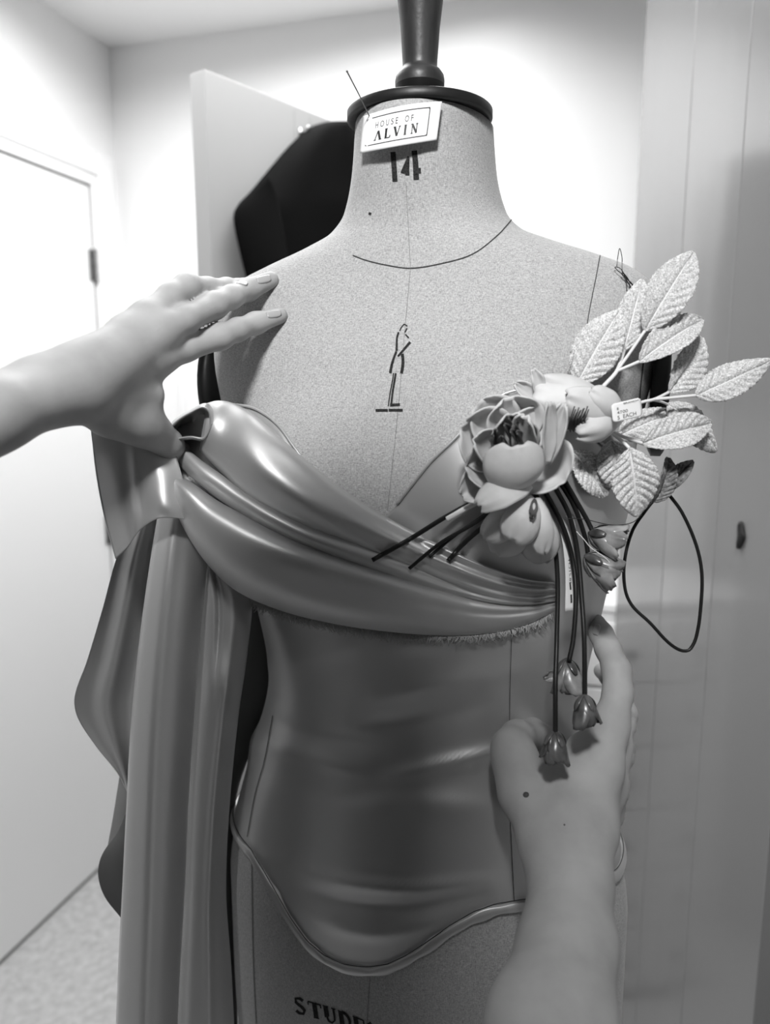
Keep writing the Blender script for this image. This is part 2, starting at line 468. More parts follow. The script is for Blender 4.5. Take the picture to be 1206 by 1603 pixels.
# neck disc, turned finial, arm plates, pole and foot
NR = Matrix.Identity(3); NR = FROT
capc = FW((0, -.021, .2005))
cp = MB(); prof = [(0, 0), (.052, 0), (.0560, .0006), (.0564, .0014), (.0564, .0066), (.0556, .0074), (.03, .0076), (0, .0076)]
rows = [[capc + FROT @ Vector((r * math.cos(t), r * 1.0 * math.sin(t), z)) for t in np.linspace(0, 2 * math.pi, 64, endpoint=False)] for r, z in prof]
cp.grid(rows, closed=True); cp.obj('neck_disc', M['black_wood'], form)
fn = MB(); fb = capc + FROT @ Vector((0, 0, .0076))
fn.lathe([(0, 0), (.0165, 0), (.0170, .003), (.0150, .006), (.0140, .009), (.0175, .0145), (.0190, .019)], fb, 40, FROT)
fn.obj('finial_base', M['black_wood'], form)
fn = MB()
fn.lathe([(.0190, .019), (.0192, .022), (.0185, .026), (.0160, .0295), (.0136, .031), (.0133, .033), (.0135, .038), (.0150, .060), (.0180, .085), (.0212, .105), (.0225, .118), (.021, .130), (.014, .138), (0, .140)], fb, 40, FROT)
fn.obj('neck_finial', M['dark_wood'], form)
for sgn in (-1, 1):
    ap = MB(); c = Vector((sgn * .1815, 0.004, .000)); rows = []
    for r, x in ((0, .0), (.9, .0), (1.0, .003), (1.0, .010), (.93, .0125), (.55, .0125), (0, .0125)):
        rows.append([FW(c + Vector((sgn * x, .046 * r * math.cos(t), .056 * r * math.sin(t)))) for t in np.linspace(0, 2 * math.pi, 40, endpoint=False)])
    ap.grid(rows, closed=True); ap.obj('arm_plate', M['black_wood'], form)
pm = MB(); pm.tube([(FX, FY, .74), (FX, FY, .06)], .016, 20); pm.obj('pole', M['steel'], form)
pm = MB(); pm.lathe([(0, .06), (.02, .06), (.05, .035), (.15, .025), (.165, .015), (.165, 0), (0, 0)], (FX, FY, 0), 40); pm.obj('foot', M['black_wood'], form)

# seams and stencilled marks lie on the cloth
def ribbon(mb, pts, w, off=0.0005, n=None, bv=None, sub=2):
    """pts: pixels on the form (u, v[, width px]); a band of half-width w px wrapped on the surface"""
    L = sum(math.hypot(pts[i+1][0] - pts[i][0], pts[i+1][1] - pts[i][1]) for i in range(len(pts) - 1))
    n = n or max(4, int(L / 4))
    q = crom([tuple(p[:2]) for p in pts], n) if len(pts) > 2 else [tuple(np.array(pts[0][:2]) + (np.array(pts[1][:2]) - np.array(pts[0][:2])) * t) for t in np.linspace(0, 1, n)]
    rows = []
    for i, (u, v) in enumerate(q):
        a = q[max(0, i - 1)]; b = q[min(n - 1, i + 1)]
        tx, ty = b[0] - a[0], b[1] - a[1]; l = math.hypot(tx, ty) or 1; nx, ny = -ty / l, tx / l
        ww = w(i / (n - 1)) if callable(w) else w
        row = [onform(u + nx * ww * k, v + ny * ww * k, off, bv) for k in np.linspace(-1, 1, sub + 1)]
        if any(r is None for r in row):
            if rows: mb.grid(rows) if len(rows) > 1 else None
            rows = []; continue
        rows.append(row)
    if len(rows) > 1: mb.grid(rows)

sm = MB()
ribbon(sm, [(553, 400), (575, 408), (605, 415), (643, 420), (690, 413), (740, 398), (780, 368), (806, 338)], 0.75)
sm.obj('neck_seam', M['seam'], form)
sm = MB()
M['pale_seam'] = mat('pale_seam', 0.2, rough=0.9)
for pts, w in (([(636, 285), (640, 360), (643, 420)], .45), ([(643, 420), (634, 520), (622, 660), (607, 800)], .35), ([(580, 1528), (577, 1570), (575, 1602)], .5)):
    sm = MB(); ribbon(sm, pts, w); sm.obj('centre_seam', M['pale_seam'], form)
sm = MB(); ribbon(sm, [(941, 392), (934, 430), (924, 480), (917, 520)], 0.7); sm.obj('shoulder_seam', M['seam'], form)
sm = MB(); ribbon(sm, [(1008, 560), (1003, 600), (1000, 640)], 0.9); sm.obj('side_seam', M['seam'], form)
sm = MB(); ribbon(sm, [(395, 1345), (396, 1430), (398, 1520), (402, 1602)], 0.8); sm.obj('hip_seam', mat('hip_seam_thread', 0.16, rough=0.9), form)
dt = MB(); ribbon(dt, [(578, 334), (582, 335)], 1.8); dt.obj('ink_dot', M['paint'], form)
sz = MB()
ribbon(sz, [(616, 238), (617.5, 260), (619, 284)], lambda t: 4.0)
ribbon(sz, [(649, 236), (651, 258), (652, 281)], lambda t: 4.3)
ribbon(sz, [(640, 245), (634.5, 260), (631, 271)], lambda t: 1.4 + 2.0 * t)
ribbon(sz, [(639.5, 246), (638.5, 260), (638, 274)], lambda t: 2.2 + 1.2 * t)
ribbon(sz, [(656.5, 263), (657, 271)], lambda t: 2.4)
sz.obj('size_number', M['paint'], form)
# figure emblem: line-drawn standing woman over a ground line (crop frame: x = 570 + X / 9.43, y = 490 + Y / 9.43)
em = MB()
def E(X, Y): return (570 + X / 9.43, 490 + Y / 9.43)
def estroke(pts, w): ribbon(em, [E(*p) for p in pts], (lambda t: w[0] + (w[1] - w[0]) * t) if isinstance(w, tuple) else w, off=0.0006)
estroke([(530, 265), (548, 225), (575, 185), (600, 165), (645, 195)], 0.8)
estroke([(640, 225), (608, 285)], 0.8)
estroke([(615, 318), (665, 368)], 0.9)
estroke([(515, 285), (490, 370), (487, 450), (485, 560)], (1.4, 1.8))
estroke([(482, 570), (450, 650), (415, 760), (392, 885)], (1.5, 2.2))
estroke([(685, 430), (600, 530), (505, 640)], (1.8, 1.4))
estroke([(570, 605), (580, 700), (575, 790), (557, 890)], (2.4, 2.3))
estroke([(440, 890), (425, 1000), (395, 1150), (362, 1375)], 0.9)
estroke([(472, 890), (450, 1030), (425, 1180), (405, 1365)], 1.5)
estroke([(388, 1358), (535, 1350)], 1.9)
estroke([(175, 1435), (358, 1435)], 1.9)
estroke([(368, 1433), (578, 1433)], 1.9)
em.obj('figure_emblem', M['paint'], form)
# stencilled word on the hip: S T U D E N T, tilted down to the right
st = MB()
LET = {'S': [([(.78, .12), (.5, .02), (.2, .14), (.24, .36), (.55, .52), (.78, .68), (.72, .92), (.4, 1.0), (.14, .88)], .10)],
       'T': [([(.5, .02), (.5, .98)], .15), ([(.02, .05), (.98, .05)], .05), ([(.04, .05), (.04, .26)], .045), ([(.96, .05), (.96, .26)], .045), ([(.3, .97), (.7, .97)], .04)],
       'U': [([(.22, .03), (.22, .65), (.32, .94), (.55, .98), (.74, .85), (.80, .6), (.80, .05)], .07), ([(.22, .03), (.22, .7)], .15), ([(.02, .03), (.42, .03)], .04), ([(.64, .03), (.96, .03)], .04)],
       'D': [([(.22, .03), (.22, .97)], .15), ([(.30, .04), (.6, .08), (.82, .32), (.84, .6), (.66, .9), (.3, .97)], .09), ([(.02, .03), (.4, .03)], .04), ([(.02, .97), (.4, .97)], .04)],
       'E': [([(.24, .03), (.24, .97)], .15), ([(.04, .04), (.86, .04)], .045), ([(.3, .48), (.64, .48)], .05), ([(.04, .96), (.88, .96)], .045), ([(.86, .04), (.86, .26)], .04), ([(.88, .74), (.88, .96)], .04)],
       'N': [([(.18, .03), (.18, .97)], .05), ([(.14, .05), (.84, .95)], .14), ([(.84, .03), (.84, .97)], .05), ([(.02, .97), (.34, .97)], .04), ([(.68, .03), (1.0, .03)], .04)]}
base = crom([(457, 1558), (490, 1568), (520, 1577), (550, 1588), (580, 1600), (610, 1609), (640, 1614)], 120)
def stud(k, x, y):
    s = (k + 0.04 + x * 0.90) / 7.0 * 0.90
    i = min(118, max(0, s * 119)); a = np.array(base[int(i)]); b = np.array(base[int(i) + 1])
    p = a + (b - a) * (i - int(i)); sl = (b - a) / np.linalg.norm(b - a)
    return (p[0] + y * 4.0, p[1] + y * 25)
for k, ch in enumerate('STUDENT'):
    for pts, w in LET[ch]:
        ribbon(st, [stud(k, *p) for p in pts], w * 23, off=0.0005, n=10)
st.obj('stencil_word', M['paint'], form)

# ================================================================== SATIN GOWN
gown = empty('satin_gown', (FX, FY - 0.08, CAM_Z - .47), 'grey satin gown with boned bodice, draped bust folds and long hanging sleeve drape', 'gown')
def pz(p):
    l = FL(p); return math.atan2(l.x, -l.y), l.z
def px_to_phiz(pts):
    out = []
    for u, v in pts:
        h = hit(u, v)
        if h: out.append(pz(h[0]))
    return sorted(out)
HEM_PX = [(358, 1284), (378, 1306), (400, 1335), (420, 1368), (440, 1402), (462, 1440), (488, 1475), (515, 1497), (545, 1510), (580, 1514), (610, 1509), (640, 1495), (672, 1474), (705, 1451), (740, 1431), (775, 1419), (812, 1413), (850, 1409), (890, 1398), (930, 1383), (960, 1366)]
TOP_PX = [(345, 640), (372, 634), (400, 640), (425, 655), (445, 675), (465, 705), (485, 730), (520, 757), (560, 783), (605, 808), (625, 790), (650, 760), (680, 724), (715, 690), (750, 650), (790, 620), (830, 615), (880, 640), (930, 690), (965, 720)]
hemz = px_to_phiz(HEM_PX); topz = px_to_phiz(TOP_PX)
def interp(tab, ph, back):
    xs = [t[0] for t in tab]; zs = [t[1] for t in tab]
    if ph < xs[0]: t = min(1, (xs[0] - ph) / 0.6); t = t * t * (3 - 2 * t); return zs[0] + (back - zs[0]) * t
    if ph > xs[-1]: t = min(1, (ph - xs[-1]) / 0.6); t = t * t * (3 - 2 * t); return zs[-1] + (back - zs[-1]) * t
    return float(np.interp(ph, xs, zs))
# soft tension folds of the satin: (pixel line, half width px, height mm)
RIDGES = [([(425, 1165), (500, 1190), (560, 1205)], 13, 2.2), ([(620, 1215), (700, 1195), (790, 1172)], 12, 2.2), ([(440, 1040), (500, 1020), (560, 1000)], 18, 1.2),
          ([(600, 1090), (680, 1072), (790, 1050)], 15, 1.6), ([(560, 1140), (640, 1130), (760, 1100)], 16, -1.6), ([(430, 1130), (500, 1150), (600, 1165)], 12, -1.6),
          ([(620, 1260), (700, 1262), (780, 1270)], 22, 1.5), ([(430, 1345), (520, 1375), (640, 1390), (760, 1380)], 13, 2.2), ([(455, 1390), (540, 1415), (640, 1420), (740, 1400)], 13, -2.0),
          ([(480, 1420), (540, 1452), (600, 1460), (680, 1445)], 12, 1.8), ([(640, 1010), (720, 1000), (800, 985)], 12, 1.3), ([(390, 1130), (400, 1180)], 12, 1.5), ([(430, 1210), (520, 1245), (600, 1235)], 16, -1.2)]
RPX = []
for pts, w, hmm in RIDGES:
    RPX.append((np.array([q[:2] for q in crom(pts, 24)]), w, hmm * 0.0018))
def ridge_h(p):
    u, v = proj(p); hsum = 0.0
    for q, w, a in RPX:
        if abs(u - q[:, 0].mean()) > 260 or abs(v - q[:, 1].mean()) > 120: continue
        d2 = ((q[:, 0] - u) ** 2 * 0.35 + (q[:, 1] - v) ** 2)
        k = int(d2.argmin()); fall = math.exp(-d2[k] / w ** 2)
        e = 1 if 0 < k < 23 else 0.9
        hsum += a * fall * (0.35 + 0.65 * math.sin(math.pi * (k + 0.5) / 24)) * e
    return hsum
def BS(ph, z, off):
    p = S_(ph, z, off)
    if FL(p).y < 0.03: 
        n = (p - S_(ph, z)).normalized(); p = p + n * ridge_h(p)
    return p
NB = 220; NZ = 110
bp_rows = []
PHB = [2 * math.pi * k / NB - math.pi for k in range(NB)]
for j in range(NZ):
    t = j / (NZ - 1); row = []
    for ph in PHB:
        zb = interp(hemz, ph, -.40); zt = interp(topz, ph, -.06)
        row.append(BS(ph, zb + (zt - zb) * t, 0.0035))
    bp_rows.append(row)
bm_ = MB(); bm_.grid(bp_rows, closed=True)
bod = bm_.obj('bodice', M['satin'], gown, solid=0.0018, offset=-1)
BVB = BVHTree.FromPolygons([tuple(v) for v in bm_.v] + [tuple(v) for v in tb.v], [tuple(f) for f in bm_.f] + [tuple(i + len(bm_.v) for i in f) for f in tb.f])
# narrow bias binding along the hem
rows = []
for k in range(13):
    t = k / 12; row = []
    for ph in PHB:
        zb = interp(hemz, ph, -.40); sl = (interp(hemz, ph + .02, -.40) - interp(hemz, ph - .02, -.40)) / (.04 * .13)
        wd = 0.0085 * math.sqrt(1 + min(sl * sl, 3.0))
        wd *= 1 + 0.12 * math.sin(ph * 23) + 0.1 * math.sin(ph * 41 + 1)
        row.append(S_(ph, zb - wd * 0.55 + wd * t, 0.0048 + 0.0020 * math.sin(math.pi * t) ** 0.6 - (0.003 if k in (0, 12) else 0)))
    rows.append(row)
hb = MB(); hb.grid(rows, closed=True); hb.obj('hem_binding', M['satin'], bod)
hs = MB(); rows = []
hs.tube([S_(ph, interp(hemz, ph, -.40) + 0.0085 * 0.42 * 1.25 + .0006, 0.0056) for ph in PHB], 0.00035, 5)
hs.obj('hem_stitching', M['seam'], bod)
for pts in ([(428, 1120), (415, 1190), (400, 1245), (388, 1310)], [(801, 985), (798, 1100), (797, 1230), (801, 1330), (805, 1410)]):
    sm = MB(); ribbon(sm, pts, 0.5, off=0.0007, bv=BVB); sm.obj('princess_seam', M['seam'], bod)
# cup edge binding on the viewer's left, a thin pale piping
sm = MB(); sm.tube([S_(ph, z + .0005, .0042) for ph, z in [q for q in crom([t for t in topz if t[0] < -0.02], 60)]], 0.0011, 8); sm.obj('neckline_piping', M['satin'], bod)
sm = MB(); sm.tube([S_(ph, z + .0005, .0042) for ph, z in [q for q in crom([t for t in topz if t[0] > -0.0], 60)]], 0.0011, 8); sm.obj('neckline_piping', M['satin'], bod)

# ---- folds draped over the bust
def Fhit(u, v, off, Fs):
    h = hit(u, v, BVB)
    if h is None: return Fs
    return min(Fs, h[0].y - off)
def roll(mb, top, bot, height, n=110, m=22, off=0.004, pw=0.75, skew=0.0, tuck=0.010, wr=None):
    """a soft roll of cloth between two rails [(u, v, F)]; height(s) in metres towards the viewer"""
    T = crom(top, n); B = crom(bot, n); rows = []
    for i in range(n):
        s = i / (n - 1); a, b = T[i], B[i]
        pa = P(a[0], a[1], Fhit(a[0], a[1], off, a[2])); pb = P(b[0], b[1], Fhit(b[0], b[1], off, b[2]))
        h = height(s) if callable(height) else height
        row = []
        dirv = -ray((a[0] + b[0]) / 2, (a[1] + b[1]) / 2).normalized()
        acr = (pb - pa).normalized()
        row.append(pa - dirv * tuck + acr * 0.003); row.append(pa - dirv * tuck * .4 + acr * 0.0004)
        for j in range(m + 1):
            t = j / m
            ts = t ** (1 + skew) if skew >= 0 else 1 - (1 - t) ** (1 - skew)
            tt = 0.5 - 0.5 * math.cos(math.pi * t)
            p = pa.lerp(pb, tt)
            ts2 = 0.5 - 0.5 * math.cos(math.pi * ts)
            bul = (max(0, math.sin(math.pi * ts2))) ** pw * h
            if wr: bul += wr(s, tt)
            row.append(p + dirv * bul)
        row.append(pb - dirv * tuck * .4 - acr * 0.0004); row.append(pb - dirv * tuck - acr * 0.003)
        rows.append(row)
    mb.grid(rows); return rows

A_top = [(324, 631, .575), (340, 627, .573), (362, 630, .575), (392, 645, .565), (425, 672, .555), (470, 712, .545), (530, 760, .54), (600, 806, .54), (680, 848, .54), (760, 885, .55), (820, 905, .56), (872, 912, .58)]
A_bot = [(312, 704, .570), (326, 720, .566), (346, 740, .562), (375, 768, .553), (410, 793, .546), (480, 829, .536), (560, 857, .535), (640, 888, .535), (700, 913, .538), (770, 934, .546), (830, 941, .558), (876, 934, .58)]
B_top = [(266, 684, .585), (290, 700, .573), (320, 724, .562), (346, 742, .556), (375, 764, .550), (410, 786, .543), (480, 822, .534), (560, 850, .533), (640, 881, .533), (700, 906, .537), (770, 929, .545), (830, 938, .557), (876, 934, .58)]
B_bot = [(262, 702, .585), (282, 730, .573), (305, 752, .562), (340, 780, .556), (375, 803, .550), (410, 824, .543), (480, 857, .534), (560, 886, .533), (640, 912, .533), (700, 930, .537), (770, 946, .545), (830, 949, .557), (876, 941, .58)]
C_top = [(258, 700, .588), (280, 740, .574), (305, 758, .562), (340, 783, .556), (375, 802, .549), (410, 821, .542), (480, 853, .533), (560, 882, .532), (640, 908, .532), (700, 927, .536), (770, 944, .545), (830, 948, .557), (876, 941, .58)]
C_bot = [(252, 692, .585), (258, 755, .572), (285, 822, .562), (322, 880, .556), (370, 925, .552), (440, 956, .548), (520, 976, .548), (600, 988, .548), (690, 995, .55), (770, 991, .555), (830, 976, .565), (876, 952, .58)]
def hA(s): return 0.004 + 0.020 * math.exp(-((s - .12) / .22) ** 2) + 0.009 * math.exp(-((s - .5) / .3) ** 2)
def hB(s): return 0.004 + 0.008 * math.exp(-((s - .28) / .3) ** 2)
def hC(s): return 0.004 + 0.021 * math.exp(-((s - .22) / .28) ** 2) + 0.008 * math.exp(-((s - .6) / .25) ** 2)
def wrA(s, t):
    g = max(0.0, s - .38) / .62
    return 0.0030 * g * math.sin(2 * math.pi * (2.3 * t + .15)) + 0.0016 * math.exp(-((s - .25) / .12) ** 2) * math.sin(2 * math.pi * (1.6 * t + .3))
mb = MB(); roll(mb, A_top, A_bot, hA, pw=.52, m=40, wr=wrA)
fA = mb.obj('upper_fold', M['satin'], gown, solid=0.0012, offset=-1)
mb = MB(); roll(mb, B_top, B_bot, hB, pw=.5, m=28, wr=lambda s, t: 0.0014 * max(0, s - .5) * 2 * math.sin(2 * math.pi * 2 * t)); mb.obj('middle_fold', M['satin'], gown, solid=0.0012, offset=-1)
mb = MB(); roll(mb, C_top, C_bot, hC, pw=.55, m=40, wr=lambda s, t: -0.0022 * math.exp(-((t - .35) / .10) ** 2) * max(0, s - .5) * 2.0 + 0.0016 * math.exp(-((s - .45) / .3) ** 2) * math.sin(2 * math.pi * (1.5 * t)))
mb.obj('lower_fold', M['satin'], gown, solid=0.0012, offset=-1)
# the cloth that runs on between the folds
mb = MB(); T = crom([(q[0] + 2, q[1] + 4, q[2]) for q in [(268, 676, .59), (290, 655, .585)] + A_top[1:]], 100); Bc = crom(C_bot, 100); rows = []
for a, b in zip(T, Bc):
    row = []
    for t in np.linspace(0, 1, 24):
        u, v = a[0] + (b[0] - a[0]) * t, a[1] + (b[1] - a[1]) * t; F = a[2] + (b[2] - a[2]) * t + .006
        row.append(P(u, v, Fhit(u, v, .0035, F)))
    rows.append(row)
mb.grid(rows); mb.obj('fold_ground', M['satin'], gown)
# open mouth of the upper fold where the thumb pinches it: a curled lip over a dark hollow
mb = MB()
lip_o = [(267, 671, .560), (280, 657, .553), (300, 645, .548), (318, 637, .548), (328, 645, .549), (330, 660, .550), (326, 676, .551), (318, 686, .552), (300, 684, .553), (282, 686, .556), (269, 690, .560)]
O = crom(lip_o + lip_o[:1], 80)[:-1]; cu, cv = 302, 665; rows = []
for k_, dF in ((1.22, .010), (1.12, .0015), (1.05, -.002), (.98, -.0025), (.93, .001), (.90, .010), (.88, .028), (.6, .036), (.05, .038)):
    rows.append([P(cu + (o[0] - cu) * k_, cv + (o[1] - cv) * k_, o[2] + dF) for o in O])
mb.grid([list(x) for x in zip(*rows)][:]) if False else mb.grid(rows, closed=True)
mb.obj('fold_mouth', M['satin'], gown)

# frayed cut edge below the folds
fr_ = MB()
def fray(px, n, L, Fo, jit=0.5):
    Q = crom(px, n)
    for i, q in enumerate(Q):
        u, v = q[0] + rng.uniform(-1.5, 1.5), q[1] + rng.uniform(-3, 3)
        F = Fhit(u, v, Fo, 0.62); p0 = P(u, v, F)
        l = L * rng.uniform(.35, 1.0); du = rng.normal(0, l * jit); p1 = P(u + du * .4, v + l * .6, F - rng.uniform(0, .002)); p2 = P(u + du, v + l, Fhit(u + du, v + l, .0012, F + .003) - rng.uniform(0, .003))
        fr_.tube([p0, p1, p2], [0.0003, 0.00028, 0.00015], 4)
fray([(318, 868), (345, 900), (375, 926), (420, 948), (480, 966), (540, 978), (600, 988), (690, 994), (770, 990), (830, 976), (868, 958)], 1100, 17, .004)
fray([(370, 925), (420, 946), (480, 962)], 220, 18, .006)
tag(fr_.obj('frayed_edge', M['thread'], gown), kind='stuff')

# ---- sleeve drape hanging on the viewer's left
def sheet(mb, left, right, prof, n=90, m=40):
    """cloth between two edges [(u, v, F)], prof(s, t) = offset towards the viewer"""
    Lc = crom(left, n); Rc = crom(right, n); rows = []
    for i in range(n):
        s = i / (n - 1); a = P(*Lc[i]); b = P(*Rc[i]); d = -ray((Lc[i][0] + Rc[i][0]) / 2, (Lc[i][1] + Rc[i][1]) / 2); d.z *= 0.3; d.normalize()
        rows.append([a.lerp(b, j / m) + d * prof(s, j / m) for j in range(m + 1)])
    mb.grid(rows); return rows
sl = empty('sleeve', (-.2, .6, CAM_Z - .5)); sl.parent = gown; sl.matrix_parent_inverse = Matrix.Translation(-gown.location)
def part(mb, name, m_, solid=0.0012): 
    o = mb.obj(name, m_, None, solid=solid, offset=0)
    o.parent = gown; o.matrix_parent_inverse = Matrix.Translation(-gown.location); return o
bpy.data.objects.remove(sl)
# turned-back flap under the hand
def net(mb, ctrl, n=60, m=50, fn=None):
    """cloth through a net of control points, rows of (u, v, F)"""
    cols = [crom(r, m) for r in ctrl]
    rows = list(zip(*[crom([cols[i][j] for i in range(len(ctrl))], n) for j in range(m)]))
    G = []
    for i, r in enumerate(rows):
        g = []
        for j, (u, v, F) in enumerate(r):
            if fn: F = F - fn(i / (n - 1), j / (m - 1))
            g.append(P(u, v, F))
        G.append(g)
    mb.grid(G); return G
mb = MB()
net(mb, [[(141, 660, .545), (172, 668, .545), (207, 682, .550), (242, 696, .556), (270, 690, .562)],
         [(150, 738, .540), (180, 742, .548), (216, 745, .552), (250, 745, .548), (284, 742, .556)],
         [(163, 808, .542), (192, 806, .550), (220, 798, .552), (256, 790, .542), (302, 792, .556)],
         [(181, 875, .546), (199, 858, .552), (219, 830, .554), (252, 811, .542), (322, 818, .556)]], fn=lambda s, t: 0.004 * math.exp(-((t - .42 + .1 * s) / .07) ** 2) * s)
flap = part(mb, 'sleeve_flap', M['satin'])
# left tail of cloth
mb = MB()
sheet(mb, [(214, 800, .600), (183, 872, .600), (160, 955, .600), (136, 1035, .598), (117, 1090, .596), (121, 1122, .597), (150, 1168, .602), (184, 1210, .61), (200, 1240, .62)],
      [(262, 800, .606), (254, 872, .61), (244, 955, .614), (232, 1035, .618), (224, 1090, .620), (220, 1122, .621), (214, 1168, .622), (208, 1210, .624), (204, 1244, .626)],
      lambda s, t: 0.022 * math.exp(-((t - .36 - .14 * s) / .17) ** 2) * (0.4 + s * .8) * (1.2 - s) - 0.012 * math.exp(-((t - .82) / .14) ** 2))
part(mb, 'sleeve_tail', M['satin'])
# reverse side showing low down
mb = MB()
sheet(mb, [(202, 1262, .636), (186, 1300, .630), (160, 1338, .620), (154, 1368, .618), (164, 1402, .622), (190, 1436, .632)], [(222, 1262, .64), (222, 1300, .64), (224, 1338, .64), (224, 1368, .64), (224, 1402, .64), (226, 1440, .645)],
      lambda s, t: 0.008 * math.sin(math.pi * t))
part(mb, 'sleeve_underside', M['satin_back_gap'])
mb = MB()
sheet(mb, [(188, 1212, .648), (178, 1275, .648), (168, 1330, .648), (166, 1350, .648)], [(215, 1212, .655), (215, 1275, .655), (215, 1330, .655), (215, 1350, .655)], lambda s, t: 0.004 * math.sin(math.pi * t))
part(mb, 'sleeve_inner_layer', M['satin'])
# broad middle fold, then the inner fold beside the bodice
def bulge(t, a=.6): return max(0.0, math.sin(math.pi * t)) ** a
mb = MB()
sheet(mb, [(250, 795, .580), (236, 880, .572), (222, 980, .566), (207, 1120, .560), (199, 1260, .556), (192, 1400, .553), (186, 1520, .550), (180, 1680, .548)],
      [(330, 795, .595), (324, 880, .592), (314, 980, .590), (303, 1120, .584), (294, 1260, .580), (288, 1400, .578), (281, 1520, .576), (274, 1680, .574)],
      lambda s, t: 0.034 * bulge(t, .62) * (0.6 + .4 * s) + 0.004 * math.exp(-((t - .30 - .1 * s) / .13) ** 2))
part(mb, 'sleeve_broad_fold', M['satin'])
mb = MB()
sheet(mb, [(300, 850, .60), (305, 930, .60), (304, 1020, .600), (298, 1120, .598), (289, 1260, .594), (284, 1400, .592), (277, 1520, .590), (270, 1680, .588)],
      [(352, 850, .612), (392, 930, .616), (388, 1020, .616), (374, 1120, .612), (360, 1260, .608), (354, 1400, .606), (362, 1520, .606), (370, 1680, .606)],
      lambda s, t: 0.020 * bulge(t, .7) * (0.6 + .4 * s) - 0.010 * (1 - bulge(t, .35)) + 0.005 * math.exp(-((t - .68 + .15 * s) / .09) ** 2) * min(1, s * 3) - 0.010 * math.exp(-((t - .42) / .05) ** 2) * math.exp(-((s - .12) / .10) ** 2)
      + 0.006 * math.exp(-((t - .55) / .25) ** 2 - ((s - .26) / .05) ** 2))
part(mb, 'sleeve_inner_fold', M['satin'])
# dark sheet added to stand for the shade in the gap beside the waist
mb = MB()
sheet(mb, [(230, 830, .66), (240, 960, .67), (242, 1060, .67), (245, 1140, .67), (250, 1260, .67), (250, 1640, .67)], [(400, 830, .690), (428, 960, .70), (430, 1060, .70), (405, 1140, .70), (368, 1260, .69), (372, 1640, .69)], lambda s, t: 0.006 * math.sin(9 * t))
part(mb, 'gap_shade_sheet', M['satin_back_gap'])

# ================================================================== HANDS
def surface_nets(f, lo, hi, h):
    lo = np.array(lo); nx, ny, nz = [int(math.ceil((hi[i] - lo[i]) / h)) + 1 for i in range(3)]
    X = (lo[0] + h * np.arange(nx)).astype(np.float32)[:, None, None]
    Y = (lo[1] + h * np.arange(ny)).astype(np.float32)[None, :, None]
    Z = (lo[2] + h * np.arange(nz)).astype(np.float32)[None, None, :]
    V = f(X, Y, Z); S = V < 0
    acc = np.zeros((nx-1, ny-1, nz-1, 3), np.float32); cnt = np.zeros((nx-1, ny-1, nz-1), np.float32)
    cor = [(i, j, k) for i in (0, 1) for j in (0, 1) for k in (0, 1)]
    sl_ = lambda A, c: A[c[0]:nx-1+c[0], c[1]:ny-1+c[1], c[2]:nz-1+c[2]]
    for a in cor:
        for ax in range(3):
            if a[ax] == 0:
                b = list(a); b[ax] = 1; b = tuple(b)
                va, vb = sl_(V, a), sl_(V, b); cr = (va < 0) != (vb < 0)
                t = np.where(cr, va / np.where(cr, va - vb, 1), 0)
                for q in range(3):
                    acc[..., q] += np.where(cr, a[q] + (t if q == ax else 0), 0)
                cnt += cr
    m = cnt > 0; idx = -np.ones(m.shape, np.int64); idx[m] = np.arange(m.sum())
    ii = np.argwhere(m); P3 = (ii + acc[m] / cnt[m][:, None]) * h + lo
    F = []
    for ax in range(3):
        o1, o2 = (ax + 1) % 3, (ax + 2) % 3
        A = [slice(0, n) for n in (nx, ny, nz)]; B = list(A)
        A[ax] = slice(0, (nx, ny, nz)[ax] - 1); B[ax] = slice(1, (nx, ny, nz)[ax])
        Sa, Sb = S[tuple(A)], S[tuple(B)]; E_ = np.argwhere(Sa != Sb)
        E_ = E_[(E_[:, o1] > 0) & (E_[:, o2] > 0) & (E_[:, o1] < (nx, ny, nz)[o1] - 1) & (E_[:, o2] < (nx, ny, nz)[o2] - 1)]
        q = []
        for d1, d2 in ((-1, -1), (0, -1), (0, 0), (-1, 0)):
            e = E_.copy(); e[:, o1] += d1; e[:, o2] += d2; q.append(idx[e[:, 0], e[:, 1], e[:, 2]])
        q = np.stack(q, 1); fl = ~Sa[E_[:, 0], E_[:, 1], E_[:, 2]]; q[fl] = q[fl][:, ::-1]; F.append(q)
    return P3, np.concatenate(F)

def cone(X, Y, Z, a, b, ra, rb):
    a = np.array(a, np.float32); b = np.array(b, np.float32); ba = b - a; L2 = float(ba @ ba) + 1e-12
    t = np.clip(((X - a[0]) * ba[0] + (Y - a[1]) * ba[1] + (Z - a[2]) * ba[2]) / L2, 0, 1)
    return np.sqrt((X - a[0] - t * ba[0]) ** 2 + (Y - a[1] - t * ba[1]) ** 2 + (Z - a[2] - t * ba[2]) ** 2) - (ra + t * (rb - ra))
def smin(a, b, k):
    h = np.maximum(k - np.abs(a - b), 0) / k
    return np.minimum(a, b) - h * h * k * 0.25
def px3(q):                                              # (u, v, F, r mm) -> point, radius
    return P(q[0], q[1], q[2]), q[3] * 0.001

